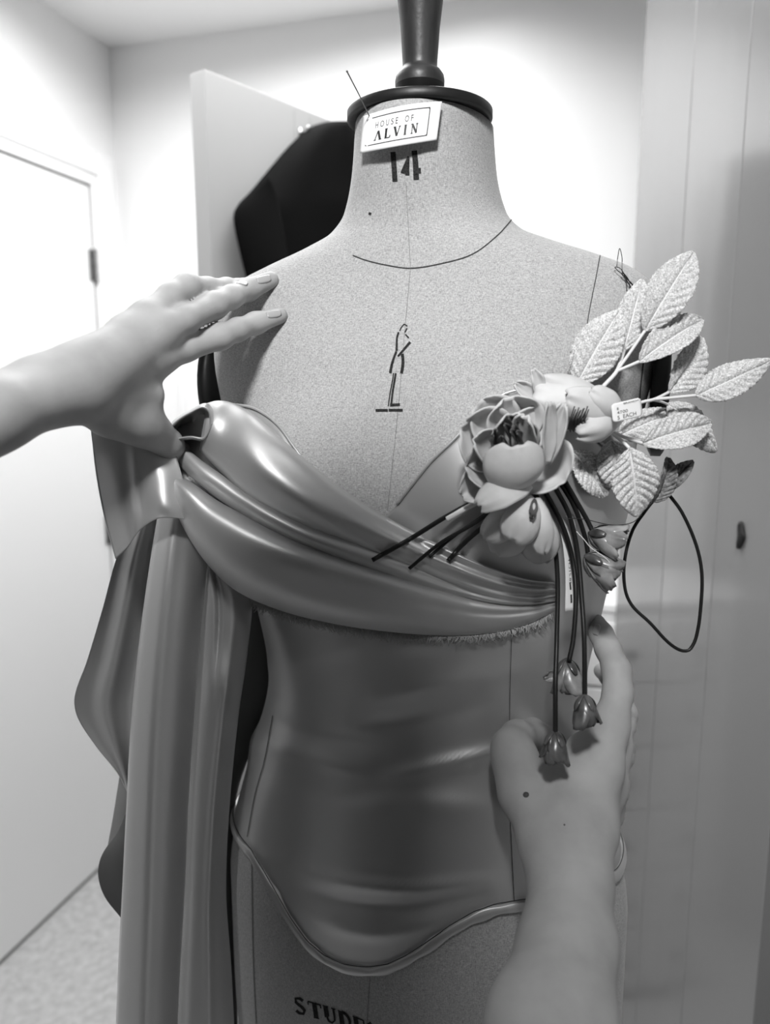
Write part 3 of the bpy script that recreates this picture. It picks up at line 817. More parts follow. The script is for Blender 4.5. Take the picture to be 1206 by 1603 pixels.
def make_arm(core, digits, h=0.0015, kcore=0.013, kdig=0.010):
    """core: capsules of forearm and palm; digits: chains that stay apart from one another"""
    allp = [px3(q) for c in core for q in c] + [px3(q) for c in digits for q in c]
    lo = np.min([np.array(p) - r for p, r in allp], 0) - 0.012; hi = np.max([np.array(p) + r for p, r in allp], 0) + 0.012
    def f(X, Y, Z):
        base = None
        for c in core:
            for q0, q1 in zip(c[:-1], c[1:]):
                (a, ra), (b, rb) = px3(q0), px3(q1); d = cone(X, Y, Z, a, b, ra, rb)
                base = d if base is None else smin(base, d, kcore)
        out = None
        for c in digits:
            dg = None
            for q0, q1 in zip(c[:-1], c[1:]):
                (a, ra), (b, rb) = px3(q0), px3(q1); d = cone(X, Y, Z, a, b, ra, rb)
                dg = d if dg is None else smin(dg, d, 0.005)
            out = dg if out is None else smin(out, dg, 0.0025)
        out = smin(base, out, kdig)
        return out.astype(np.float32)
    V, F = surface_nets(f, lo, hi, h)
    return smooth_mesh(V, F, 3)
def smooth_mesh(V, F, it):
    bm = bmesh.new(); vs = [bm.verts.new(v) for v in V]
    for q in F: bm.faces.new([vs[k] for k in q])
    for _ in range(it): bmesh.ops.smooth_vert(bm, verts=bm.verts, factor=0.5, use_axis_x=True, use_axis_y=True, use_axis_z=True)
    bm.normal_update(); bv = BVHTree.FromBMesh(bm)
    bm.verts.index_update(); V2 = [v.co.copy() for v in bm.verts]; F2 = [[v.index for v in f.verts] for f in bm.faces]; bm.free()
    return V2, F2, bv
def nail(parent, bv, px, F, ln, wd, axis_px, name='fingernail', lift=0.0006):
    """a curved nail laid on the finger tip: centre pixel, long axis as a pixel direction, size in metres"""
    c = P(px[0], px[1], F); ax = (P(px[0] + axis_px[0], px[1] + axis_px[1], F) - c).normalized()
    hh = bv.ray_cast(CAM, ray(*px).normalized())
    if hh[0] is None: return
    c, n = hh[0], hh[1]; ax = (ax - n * ax.dot(n)).normalized(); w = n.cross(ax).normalized(); rows = []
    for i in range(11):
        s = i / 10; row = []
        for j in range(9):
            t = (j / 8 - .5) * 2
            ww = wd * (1 - abs(2 * s - 1) ** 4 * .45)
            p = c + ax * (s - .5) * ln + w * t * ww * .5
            q = bv.find_nearest(p + n * 0.003)
            row.append(q[0] + q[1] * (lift - 0.0010 * (abs(t) > .99) - 0.0008 * (i == 0)))
        rows.append(row)
    mb = MB(); mb.grid(rows); return mb.obj(name, M['nail'], parent, solid=0.0004)

def surfF(u, v, r):                                       # depth at which a finger of radius r (mm) rests on the form
    h = hit(u, v, BVB); return h[0].y - r * 0.001 * 0.85 if h else None
ti = surfF(430, 497, 7.0) or .62; tm_ = surfF(418, 446, 7.2) or .64
print('tip depth', ti, tm_)
L_core = [
    [(-90, 695, .42, 22), (0, 647, .445, 18.5), (70, 620, .470, 16), (110, 608, .480, 15.5)],
    [(-90, 690, .44, 22), (0, 641, .462, 18), (70, 606, .485, 15)],
    [(60, 598, .478, 14), (130, 572, .490, 13), (228, 502, .530, 10)],
    [(80, 622, .482, 15), (140, 606, .492, 14), (245, 558, .535, 11)],
    [(100, 608, .482, 15), (170, 570, .500, 13), (248, 522, .530, 11)],
    [(125, 620, .492, 14), (175, 645, .515, 14.5), (222, 664, .535, 14)],
    [(190, 608, .515, 12), (235, 618, .532, 9.5)],
    [(195, 525, .525, 10.5), (218, 504, .550, 8.5)],
]
L_dig = [
    [(245, 562, .535, 11), (290, 545, .550, 9.0), (345, 527, (ti + .550) / 2 - .012, 8.9), (372, 516, (ti + .56) / 2 - .004, 8.0), (400, 506, ti - .012, 7.9), (438, 494, ti, 6.4)],
    [(248, 520, .530, 11), (290, 500, .545, 9.2), (336, 478, (tm_ + .545) / 2 - .014, 9.2), (362, 465, (tm_ + .56) / 2 - .004, 8.2), (388, 454, tm_ - .012, 8.2), (424, 438, tm_, 6.6)],
    [(236, 494, .535, 10.5), (268, 465, .552, 9.0), (293, 449, .565, 9.0), (325, 452, .59, 8.0), (355, 452, .615, 7.8), (386, 447, .645, 6.4)],
    [(222, 504, .555, 8.5), (250, 482, .590, 7.4), (274, 468, .610, 7.4), (307, 466, .640, 6.8), (345, 461, .67, 5.6)],
    [(215, 660, .530, 14), (243, 678, .548, 12), (262, 694, .560, 10.5), (284, 712, .585, 9), (296, 722, .603, 7.5)],
]
VL, FLc, bvL = make_arm(L_core, L_dig)

R_core = [
    [(835, 1720, .340, 31), (848, 1603, .370, 28), (880, 1480, .418, 24), (889, 1390, .447, 20.5)],
    [(875, 1720, .340, 31), (880, 1603, .370, 28), (896, 1480, .418, 24), (897, 1390, .450, 20.5)],
    [(880, 1385, .450, 19), (858, 1320, .470, 17), (820, 1240, .500, 15.5), (808, 1188, .512, 14.5)],
    [(908, 1385, .450, 19), (922, 1300, .475, 16), (940, 1200, .502, 14), (955, 1135, .520, 12)],
    [(893, 1370, .450, 20), (892, 1290, .475, 16.5), (898, 1215, .505, 15), (915, 1175, .52, 13)],
    [(925, 1300, .485, 16), (950, 1230, .515, 13), (966, 1175, .54, 10.5)],
    [(922, 1320, .49, 15), (945, 1270, .525, 12), (958, 1240, .55, 10)],
    [(850, 1260, .500, 15), (880, 1215, .525, 13), (930, 1185, .530, 11)],
]
R_dig = [
    [(955, 1140, .520, 12.5), (968, 1085, .535, 10.5), (966, 1050, .545, 10.2), (952, 1015, .565, 9.4), (942, 993, .578, 8.8), (934, 976, .590, 7.6)],
    [(958, 1175, .535, 12), (974, 1135, .560, 9.8), (978, 1118, .575, 9.6), (970, 1080, .615, 8.8), (955, 1060, .640, 8.2), (942, 1050, .66, 7.2)],
    [(956, 1215, .540, 12), (972, 1185, .570, 9.6), (975, 1172, .590, 9.4), (962, 1140, .63, 8.6), (945, 1128, .66, 7.2)],
    [(950, 1262, .540, 11), (966, 1240, .565, 8.8), (968, 1225, .585, 8.6), (955, 1200, .62, 7.6), (940, 1190, .645, 6.4)],
    [(806, 1188, .512, 15), (800, 1168, .520, 13), (810, 1154, .535, 12), (834, 1148, .558, 11), (852, 1150, .578, 10), (868, 1152, .592, 8.5)],
]
VR, FRc, bvR = make_arm(R_core, R_dig, h=0.0017)

# unseen body added behind the camera to shade the form, arms reaching forward
def A_(x, y, z): return np.array((x, y, z + CAM_Z))
def blob(X, Y, Z, c, r, rot=0.0):
    c = np.array(c); y = Y - c[1]; z = Z - c[2]; cr, sr = math.cos(rot), math.sin(rot)
    y2 = y * cr + z * sr; z2 = -y * sr + z * cr; x2 = (X - c[0])
    k = np.sqrt((x2 / r[0]) ** 2 + (y2 / r[1]) ** 2 + (z2 / r[2]) ** 2)
    return (k - 1) * min(r)
def chain(X, Y, Z, pts, k):
    o = None
    for (a, ra), (b, rb) in zip(pts[:-1], pts[1:]):
        dd = cone(X, Y, Z, a, b, ra, rb); o = dd if o is None else smin(o, dd, k)
    return o
HT = -0.55                                                # head bowed forward
HC = A_(-.078, .060, .215)
def hp_(x, y, z):                                         # point in head space (y forward, z up)
    c, s = math.cos(HT), math.sin(HT)
    return HC + np.array((x, y * c - z * s, y * s + z * c))
SHL, ELL, SHR, ELR = A_(-.185, -.08, -.04), A_(-.325, .20, -.10), A_(.165, -.06, -.12), A_(.045, .175, -.395)
wl, rl = px3((-110, 697, .418, 18)); wr_, rr_ = px3((858, 1740, .338, 25))
def f_body(X, Y, Z):
    o = blob(X, Y, Z, hp_(0, -.008, .018), (.076, .095, .098), HT)
    o = smin(o, blob(X, Y, Z, hp_(0, .028, -.055), (.056, .062, .070), HT), .05)
    for s in (-1, 1):
        o = smin(o, blob(X, Y, Z, hp_(s * .034, .056, -.040), (.024, .022, .026), HT), .02)      # cheeks
        e = blob(X, Y, Z, hp_(s * .031, .094, .004), (.020, .014, .013), HT); o = np.maximum(o, -e) # eye sockets
        o = np.minimum(o, blob(X, Y, Z, hp_(s * .031, .074, .003), (.0145, .0135, .0125), HT))
        o = smin(o, blob(X, Y, Z, hp_(s * .078, -.012, -.012), (.008, .020, .033), HT), .008)     # ears
    o = smin(o, chain(X, Y, Z, [(hp_(0, .085, .008), .007), (hp_(0, .102, -.030), .011)], .01), .012)
    o = smin(o, chain(X, Y, Z, [(hp_(-.020, .080, -.068), .006), (hp_(0, .090, -.066), .008), (hp_(.020, .080, -.068), .006)], .008), .010)
    o = smin(o, blob(X, Y, Z, hp_(0, .078, -.105), (.024, .020, .018), HT), .02)
    o = smin(o, chain(X, Y, Z, [(hp_(0, -.03, -.06), .054), (A_(0, -.10, .02), .058), (A_(0, -.14, -.10), .09)], .03), .03)
    o = smin(o, chain(X, Y, Z, [(SHL, .050), (A_(0, -.12, -.04), .07), (SHR, .050)], .04), .05)
    o = smin(o, chain(X, Y, Z, [(SHL, .050), (ELL, .040), (wl, rl)], .02), .03)
    o = smin(o, chain(X, Y, Z, [(SHR, .050), (ELR, .042), (wr_, rr_)], .02), .03)
    return o.astype(np.float32)
Vb, Fb = surface_nets(f_body, (-.42, -.30, CAM_Z - .52), (.30, .46, CAM_Z + .36), .005)
Vb, Fb, _ = smooth_mesh(Vb, Fb, 2)
pv, pf = list(VL), [list(q) for q in FLc]
for V_, F_ in ((VR, FRc), (Vb, Fb)):
    o_ = len(pv); pv += list(V_); pf += [[k + o_ for k in q] for q in F_]
person = mesh_obj('person', pv, pf, M['skin'])
tag(person, 'person reaching both bare arms forward, hands on the form\'s shoulder and waist', 'person')
left_arm = right_arm = person
def f_hair(X, Y, Z):
    o = blob(X, Y, Z, hp_(0, -.016, .026), (.084, .100, .104), HT)
    o = np.maximum(o, -blob(X, Y, Z, hp_(0, .095, -.045), (.072, .085, .085), HT))
    o = smin(o, chain(X, Y, Z, [(hp_(0, -.085, .0), .06), (hp_(0, -.10, -.07), .05), (A_(-.01, -.17, .0), .03)], .03), .03)
    return o.astype(np.float32)
Vh, Fh = surface_nets(f_hair, (-.16, -.30, CAM_Z - .10), (.14, .20, CAM_Z + .38), .006); Vh, Fh, _ = smooth_mesh(Vh, Fh, 2)
mesh_obj('hair', Vh, Fh, mat('dark_hair', 0.02, rough=0.5, bump=(60, .6, .004, (1, 1, .1))), person)
def f_top(X, Y, Z):
    o = chain(X, Y, Z, [(A_(0, -.135, -.10), .105), (A_(0, -.20, -.30), .115), (A_(0, -.24, -.50), .13)], .06)
    o = smin(o, chain(X, Y, Z, [(A_(-.09, -.14, -.10), .10), (A_(-.08, -.22, -.48), .12)], .05), .06)
    o = smin(o, chain(X, Y, Z, [(A_(.08, -.14, -.13), .10), (A_(.08, -.22, -.48), .12)], .05), .06)
    o = smin(o, chain(X, Y, Z, [(SHL, .062), (SHL + (ELL - SHL) * .5, .056)], .02), .05)
    o = smin(o, chain(X, Y, Z, [(SHR, .062), (SHR + (ELR - SHR) * .5, .056)], .02), .05)
    o = np.maximum(o, -cone(X, Y, Z, A_(0, -.085, .10), A_(0, -.10, .0), .085, .075))
    return o.astype(np.float32)
Vt, Ft = surface_nets(f_top, (-.40, -.42, CAM_Z - .68), (.32, .14, CAM_Z + .10), .008); Vt, Ft, _ = smooth_mesh(Vt, Ft, 2)
mesh_obj('black_top', Vt, Ft, M['black_cloth'], person)
def f_leg(X, Y, Z):
    o = chain(X, Y, Z, [(A_(-.07, -.24, -.55), .115), (A_(.07, -.24, -.55), .115)], .04)
    for s in (-1, 1):
        o = smin(o, chain(X, Y, Z, [(A_(s * .085, -.24, -.62), .095), (A_(s * .095, -.20, -1.0), .066), (A_(s * .10, -.26, -1.38), .058)], .03), .04)
    return o.astype(np.float32)
Vt, Ft = surface_nets(f_leg, (-.24, -.40, .02), (.24, -.08, CAM_Z - .40), .01); Vt, Ft, _ = smooth_mesh(Vt, Ft, 2)
mesh_obj('trousers', Vt, Ft, M['black_cloth'], person)
for s in (-1, 1):
    sh = MB(); rows = []
    for i in range(13):
        t = i / 12; y = -.32 + .28 * t; w = .046 * (math.sin(math.pi * min(1, t * .94 + .05)) ** .45); hh_ = .075 - .045 * max(0, t - .3) / .7
        rows.append([Vector((s * .10 + w * math.cos(q), y, max(.001, .5 * hh_ + .5 * hh_ * math.sin(q)))) for q in np.linspace(0, 2 * math.pi, 20, endpoint=False)])
    sh.grid(rows, closed=True); sh.obj('shoe', M['black_wood'], person)

nail(left_arm, bvL, (429, 491), ti, .0125, .0098, (20, -7))
nail(left_arm, bvL, (413, 437), tm_, .0125, .0100, (18, -8))
nail(left_arm, bvL, (379, 443), .64, .011, .009, (20, -4))
nail(right_arm, bvR, (934, 985), .585, .011, .009, (-4, -18))
# small moles on the back of the right hand
for (u, v, r) in ((824, 1244, .0022), (884, 1291, .0009)):
    hh = bvR.ray_cast(CAM, ray(u, v).normalized())
    if hh[0]:
        n = hh[1]; a = n.orthogonal().normalized(); w = n.cross(a); mb = MB()
        mb.grid([[hh[0] + n * (0.0009 * (1 - k * k) * r / .0022 - .0002) + (a * math.cos(t) + w * math.sin(t)) * r * k for t in np.linspace(0, 2 * math.pi, 14, endpoint=False)] for k in (0.02, .35, .7, 1.0)], closed=True)
        mb.obj('mole', M.setdefault('mole', mat('mole', 0.05, rough=0.6)), right_arm)

# ================================================================== SMALL THINGS ON THE NECK
BVN = BVHTree.FromPolygons([tuple(v) for v in tb.v] , [tuple(f) for f in tb.f])
CQ = ((569, 182), (692, 159), (684, 219), (564, 240))           # card corners in the photograph: TL TR BR BL
def card_uv(s, t):
    (a, b), (c, d), (e, f_), (g, h) = CQ
    u = (a * (1 - s) + c * s) * (1 - t) + (g * (1 - s) + e * s) * t
    v = (b * (1 - s) + d * s) * (1 - t) + (h * (1 - s) + f_ * s) * t
    return u, v - 5.0 * math.sin(math.pi * s) * (1 - t) - 1.0 * math.sin(math.pi * s) * t
_cF = {}
def cardF(s, t):
    k = []
    for ss in np.linspace(0.0, 1.0, 9):
        u, v = card_uv(ss, .75); hh_ = hit(max(566, u), max(215, v), BVN); k.append(hh_[0].y)
    return k
_ck = cardF(0, 0); _poly = np.polyfit(np.linspace(0, 1, 9), _ck, 3)
def card_pt(s, t, lift=0.0):
    u, v = card_uv(s, t); F = float(np.polyval(_poly, s)) - .0045 - 0.003 * t - .0035 * (1 - s) * t
    return P(u, v, F - lift)
mb = MB(); mb.grid([[card_pt(s, t) for s in np.linspace(0, 1, 33)] for t in np.linspace(0, 1, 17)])
card = mb.obj('name_card', M['card'], None, solid=0.0006, offset=0)
tag(card, 'white printed card with a thin black border, pinned to the form\'s neck', 'card')
def card_line(mb, pts, w, wy=None):
    """pts in card space (s to the right, t down, both 0..1); w = half width in card-height units"""
    asp = .51
    n = max(6, int(40 * sum(math.hypot(b[0] - a[0], (b[1] - a[1]) * asp) for a, b in zip(pts[:-1], pts[1:])))); q = []
    for a, b in zip(pts[:-1], pts[1:]):
        for k in np.linspace(0, 1, max(3, n // (len(pts) - 1)), endpoint=False): q.append((a[0] + (b[0] - a[0]) * k, a[1] + (b[1] - a[1]) * k))
    q.append(pts[-1]); rows = []
    for i, (s, t) in enumerate(q):
        a, b = q[max(0, i - 1)], q[min(len(q) - 1, i + 1)]; dx, dy = (b[0] - a[0]) / asp, b[1] - a[1]; l = math.hypot(dx, dy) or 1
        nx, ny = -dy / l * w * asp, dx / l * w
        rows.append([card_pt(s + nx * k, t + ny * k, .00055) for k in (-1, 1)])
    mb.grid(rows)
fm = MB(); x0, x1, y0, y1 = .055, .86, .13, .84
card_line(fm, [(x0, y0), (x1, y0), (x1, y1), (x0, y1), (x0, y0)], .012)
for cx, cy, sx, sy in ((x0, y0, 1, 1), (x1, y0, -1, 1), (x1, y1, -1, -1), (x0, y1, 1, -1)):
    n = 8; A0 = [card_pt(cx, cy, .0006)]
    arc = [card_pt(cx + sx * .035 * (1 - math.sin(q)), cy + sy * .085 * (1 - math.cos(q)), .0006) for q in np.linspace(0, math.pi / 2, n)]
    fm.add(A0 + arc, [(0, k, k + 1) for k in range(1, n)])
fm.obj('card_border', M['ink'], card)
def text_mesh(body):
    cu_ = bpy.data.curves.new('lettering', 'FONT'); cu_.body = body; cu_.size = 1.0; cu_.space_character = 1.0
    ob = bpy.data.objects.new('lettering', cu_); COL.objects.link(ob)
    dg = bpy.context.evaluated_depsgraph_get(); me = ob.evaluated_get(dg).to_mesh()
    vs = [(v.co.x, v.co.y) for v in me.vertices]; fs = [tuple(p.vertices) for p in me.polygons]
    ob.evaluated_get(dg).to_mesh_clear(); bpy.data.objects.remove(ob); bpy.data.curves.remove(cu_)
    return vs, fs
lt = MB()
def put_text(mb, body, mapf, x, w, y, h):
    vs, fs = text_mesh(body)
    xs = [v[0] for v in vs]; ys = [v[1] for v in vs]; X0, X1, Y0, Y1 = min(xs), max(xs), min(ys), max(ys)
    mb.add([mapf(x + (a - X0) / (X1 - X0) * w, y + h - (b - Y0) / (Y1 - Y0) * h) for a, b in vs], fs)
xx = .172
for ch, wd in (('H', .034), ('O', .046), ('U', .036), ('S', .031), ('E', .029), (' ', .035), ('O', .050), ('F', .033)):
    if ch != ' ': put_text(lt, ch, lambda a, b: card_pt(a, b, .00055), xx, wd, .265, .155)
    xx += wd + .028
def serif(mb, pts): card_line(mb, pts, .014)
def stem_(mb, pts, w=.027): card_line(mb, pts, w)
yT, yB = .505, .735
# A without a bar, L, V, I, N in a light serif face
stem_(lt, [(.215, yT), (.245, yB)], .027); card_line(lt, [(.213, yT), (.178, yB)], .012); serif(lt, [(.164, yB), (.192, yB)]); serif(lt, [(.228, yB), (.264, yB)])
stem_(lt, [(.318, yT), (.318, yB)]); serif(lt, [(.302, yT), (.336, yT)]); serif(lt, [(.302, yB), (.370, yB)]); serif(lt, [(.370, yB), (.374, yB - .06)])
stem_(lt, [(.428, yT), (.462, yB)], .027); card_line(lt, [(.492, yT), (.463, yB)], .012); serif(lt, [(.412, yT), (.446, yT)]); serif(lt, [(.480, yT), (.506, yT)])
stem_(lt, [(.568, yT), (.568, yB)]); serif(lt, [(.552, yT), (.584, yT)]); serif(lt, [(.552, yB), (.584, yB)])
card_line(lt, [(.656, yT), (.656, yB)], .012); stem_(lt, [(.656, yT), (.716, yB)], .025); card_line(lt, [(.716, yT), (.716, yB)], .012); serif(lt, [(.640, yT), (.664, yT)]); serif(lt, [(.643, yB), (.670, yB)]); serif(lt, [(.702, yT), (.730, yT)])
lt.obj('card_lettering', M['ink'], card)
# long pin through the card
mb = MB(); a = P(543.5, 112, .565); b = card_pt(.075, .03, .0012); c = card_pt(.10, .10, -.004)
mb.tube([a, a.lerp(b, .5) + Vector((0.0003, 0, 0)), b, c], [.00048, .00048, .00048, .0003], 8)
pin = mb.obj('pin', M['steel'], None); tag(pin, 'long dark dressmaking pin sticking up from the name card on the neck', 'pin')
hd = MB(); hd.lathe([(0, -.0006), (.0006, -.0004), (.0008, 0), (.0006, .0005), (0, .0007)], a, 12); hd.obj('pin_head', M['steel'], pin)

# loose loops of black thread on the form's shoulder
mb = MB()
def thr(pts, r=.0003): 
    q = crom(pts, 60); mb.tube([P(u, v, (hit(u, v, BVB)[0].y - .0012 - max(0, dz)) if hit(u, v, BVB) else .62) for u, v, dz in q], r, 5)
thr([(982, 462, 0), (981, 440, .002), (978, 430, .004), (971, 420, .006), (963, 418, .006), (966, 422, .006), (977, 432, .004), (990, 446, .002), (991, 452, 0), (985, 462, 0)])
thr([(966, 416, .002), (968, 400, .003), (970.5, 389, .004), (974, 402, .003), (975, 425, .002), (982, 436, .003), (992, 448, .003), (987, 458, 0)])
thr([(984, 462, 0), (986, 442, .003), (977, 428, .006), (973, 428, .006), (980, 436, .004), (988, 452, .002), (986, 462, 0)])
th = mb.obj('thread_loop', M['cord'], None); tag(th, 'knotted loop of black thread on the shoulder above the velvet leaves', 'thread')

# ================================================================== BLACK GARMENT ON THE OPEN DOOR
ga = empty('jacket', plane_hit(462, 300, D2, d2n) + d2n * 0.03, 'black jacket hanging from a hook on the open grey door', 'jacket')
JS = [(500, 197), (484, 203), (468, 216), (446, 238), (415, 274), (388, 306), (372, 322), (366, 332), (368, 352), (376, 388), (388, 440), (402, 520), (418, 640)]
JR = [(520, 195), (540, 199), (566, 207), (600, 222), (632, 238), (656, 256), (670, 276), (680, 300), (690, 340), (700, 390), (705, 440), (706, 520), (708, 640)]
JLf = crom(JS, 60); JRf = crom(JR, 60); mb = MB(); back = []
rows = []
for a, b in zip(JLf, JRf):
    row = []; pa = plane_hit(a[0], a[1], D2 + d2n * .006, d2n); pb = plane_hit(b[0], b[1], D2 + d2n * .006, d2n)
    wd = (pb - pa).length
    for t in np.linspace(0, 1, 33):
        th_ = min(.055, wd * .45) * (max(0, math.sin(math.pi * t)) ** .5) + .006 * math.sin(t * 19) * min(1, wd * 3) * math.sin(math.pi * t)
        row.append(pa.lerp(pb, t) + d2n * (th_ + .004))
    rows.append(row)
mb.grid(rows); mb.obj('jacket_body', M['black_cloth'], ga, solid=0.004, offset=-1)
mb = MB(); rows = []
for a, b in zip(crom([(392, 304), (368, 328), (366, 345), (374, 388), (388, 445), (404, 540), (418, 660)], 40), crom([(420, 276), (432, 300), (440, 340), (448, 390), (458, 445), (468, 540), (476, 660)], 40)):
    pa = plane_hit(a[0], a[1], D2 + d2n * .035, d2n); pb = plane_hit(b[0], b[1], D2 + d2n * .05, d2n)
    rows.append([pa.lerp(pb, t) + d2n * (.020 * max(0, math.sin(math.pi * t)) ** .6 * min(1, len(rows) / 14) ) for t in np.linspace(0, 1, 16)])
mb.grid(rows); mb.obj('jacket_sleeve', M['black_cloth'], ga, solid=0.003)
hk = MB(); hc = plane_hit(470, 208, D2, d2n)
hk.tube([hc + d2n * .001, hc + d2n * .016, hc + d2n * .022 + UPV * .003, hc + d2n * .024 + UPV * .009], [.003, .0025, .0025, .0032], 10)
hk.box(hc + d2n * .002, (.010, .004, .016), Matrix((d2dir, d2n, UPV)).transposed())
hook = hk.obj('coat_hook', M['chrome'], None); tag(hook, 'small metal coat hook on the open grey door, beside the black jacket\'s shoulder', 'hook')

# ================================================================== SILK FLOWERS
_v = [tuple(v) for v in bm_.v]; _f = [tuple(q) for q in bm_.f]
for o_ in gown.children:
    if o_.name.split('.')[0] in ('upper_fold', 'middle_fold', 'lower_fold', 'fold_ground'):
        k_ = len(_v); _v += [tuple(v.co) for v in o_.data.vertices]; _f += [tuple(i + k_ for i in p.vertices) for p in o_.data.polygons]
k_ = len(_v); _v += [tuple(v) for v in tb.v]; _f += [tuple(i + k_ for i in q) for q in tb.f]
BVD = BVHTree.FromPolygons(_v, _f)
def fsurf(u, v, fb=.56):
    h = hit(u, v, BVD); return h[0].y if h else fb
def patch(base, tip, W, n, cup=0.0, arch=0.0, curl=0.0, shape=.6, peak=.55, ruffle=0.0, twist=0.0, ns=18, nt=13, seed=0, notch=0.0):
    """petal surface from base to tip; W half width, n = side it opens to, cup lifts the edges, curl bends the tip"""
    y = (tip - base); L = y.length; y.normalize(); n = (n - y * n.dot(y)).normalized(); x = y.cross(n)
    rr = random.Random(seed); ph = [rr.uniform(0, 6.28) for _ in range(4)]; G = []
    for i in range(ns):
        s = i / (ns - 1)
        q = s ** (math.log(.5) / math.log(peak)); w = W * max(0.0, math.sin(math.pi * min(1, q * .92 + .04))) ** shape
        row = []
        for j in range(nt):
            t = j / (nt - 1) * 2 - 1
            e = abs(t) ** 2
            ca, sa = math.cos(twist * s), math.sin(twist * s)
            r_ = ruffle * s * e * (math.sin(9 * s + ph[0] + 3 * t) + .6 * math.sin(17 * s + ph[1]))
            r_ += ruffle * s ** 4 * math.sin(7 * t + ph[2])
            hgt = cup * e * w + arch * 4 * s * (1 - s) + curl * s ** 3 + r_
            lx, lz = w * t * (1 - .18 * min(1, abs(cup)) * e), hgt
            ss = s * L - notch * L * (1 - abs(t)) * s ** 6 + .012 * L * s * math.sin(5 * t + ph[3])
            row.append(base + y * ss + x * (lx * ca - lz * sa) + n * (lx * sa + lz * ca))
        G.append(row)
    return G
VIEW = Vector((0, -1, 0))
def PX(q):                                               # (u, v, mm in front of the cloth)
    return P(q[0], q[1], fsurf(q[0], q[1]) - q[2] * .001)
def pxmm(px, F): return px * F / FPX
def petal(parent, base, tip, hw, n=(0, -1, 0), m='petal', name='petal', F0=None, **k):
    if F0 is None: b, t = PX(base), PX(tip)
    else: b, t = P(base[0], base[1], F0 - base[2] * .001), P(tip[0], tip[1], F0 - tip[2] * .001)
    G = patch(b, t, pxmm(hw, b.y), Vector(n), **k)
    mb = MB(); mb.grid(G); return mb.obj(name, M[m], parent, solid=0.0011, offset=0)

F1 = fsurf(800, 730)
# --- the large open flower
pe = empty('fabric_peony', P(805, 700, F1 - .02), 'large open pale fabric flower with dark centre pinned on the gown\'s bust', 'fabric flower', 'pale fabric flowers on the gown')
A = dict(F0=F1)
Lf, Rt, Up, Dn = Vector((-1, 0, 0)), Vector((1, 0, 0)), Vector((0, 0, 1)), Vector((0, 0, -1))
petal(pe, (812, 705, 14), (722, 672, 26), 56, (.55, -1, -.2), cup=.55, ruffle=.0012, arch=-.006, seed=1, shape=.5, peak=.6, **A)
petal(pe, (812, 700, 14), (748, 632, 22), 46, (.5, -1, -.3), cup=.5, ruffle=.0011, arch=-.005, seed=2, shape=.5, peak=.6, **A)
petal(pe, (815, 700, 16), (798, 622, 24), 50, (.1, -1, -.5), cup=.6, ruffle=.0011, arch=-.006, seed=3, shape=.5, peak=.62, **A)
petal(pe, (815, 700, 16), (845, 640, 22), 36, (-.2, -1, -.3), cup=.5, ruffle=.0008, seed=4, **A)
petal(pe, (815, 715, 14), (722, 775, 22), 38, (.4, -1, .3), cup=.5, ruffle=.0011, arch=-.004, seed=5, **A)
petal(pe, (812, 720, 14), (730, 735, 30), 50, (.5, -1, .2), cup=.6, ruffle=.0010, arch=-.005, seed=6, shape=.5, **A)
petal(pe, (806, 722, 20), (742, 690, 40), 34, (.8, -.8, .1), cup=.6, ruffle=.0007, arch=-.006, seed=7, shape=.5, **A)
petal(pe, (812, 715, 22), (800, 648, 40), 42, (.05, -.7, -.8), cup=.7, ruffle=.0007, arch=-.006, seed=8, shape=.45, **A)
petal(pe, (826, 722, 24), (822, 650, 46), 24, (-.6, -.8, -.2), cup=.35, ruffle=.0012, seed=9, shape=.38, peak=.55, **A)
petal(pe, (835, 712, 12), (886, 752, 30), 52, (-.3, -1, .15), cup=.45, ruffle=.0008, arch=-.004, seed=10, shape=.5, peak=.55, **A)
petal(pe, (856, 726, 34), (858, 630, 48), 15, (.5, -1, 0), cup=.5, ruffle=.001, seed=11, shape=.5, **A)
petal(pe, (858, 724, 30), (884, 633, 44), 17, (-.5, -1, 0), cup=.6, ruffle=.001, seed=12, shape=.5, **A)
petal(pe, (802, 772, 30), (808, 698, 52), 52, (.0, -1, .25), cup=-.5, arch=.010, ruffle=.001, seed=13, shape=.42, peak=.62, ns=24, nt=19, **A)
petal(pe, (828, 756, 30), (750, 790, 48), 29, (-.1, -.75, .65), cup=-.25, arch=.006, ruffle=.0014, seed=15, shape=.5, peak=.55, **A)
for k, (u, v, a) in enumerate(((780, 680, -.5), (790, 672, -.1), (798, 682, .2), (804, 670, .5), (786, 690, -.3), (796, 660, .0), (776, 690, -.7), (806, 684, .6))):
    petal(pe, (u + 8, v + 14, 20), (u + a * 4, v - 8, 44), 8, (a, -1, .3), m='bud_dark', name='stamen', cup=.5, arch=.002, seed=40 + k, **A)

# --- the bud behind it, upper right
pb = empty('fabric_peony', P(905, 640, F1 - .02), 'half-closed pale fabric flower between the open flower and the price tag', 'fabric flower', 'pale fabric flowers on the gown')
A = dict(F0=fsurf(880, 640) - .004)
petal(pb, (968, 655, 10), (836, 618, 18), 44, (0, -1, .25), cup=-.75, arch=.012, ruffle=.0012, seed=21, shape=.42, peak=.55, ns=24, nt=19, **A)
petal(pb, (970, 655, 8), (850, 592, 12), 34, (0, -1, .5), cup=-.7, arch=.010, ruffle=.0012, seed=22, shape=.45, **A)
petal(pb, (972, 660, 22), (888, 622, 34), 36, (0, -1, .15), cup=-.75, arch=.010, ruffle=.0012, seed=23, shape=.45, peak=.5, ns=24, nt=19, **A)
petal(pb, (972, 650, 24), (905, 680, 36), 26, (.1, -1, -.2), cup=-.55, arch=.008, ruffle=.0012, seed=24, shape=.5, **A)
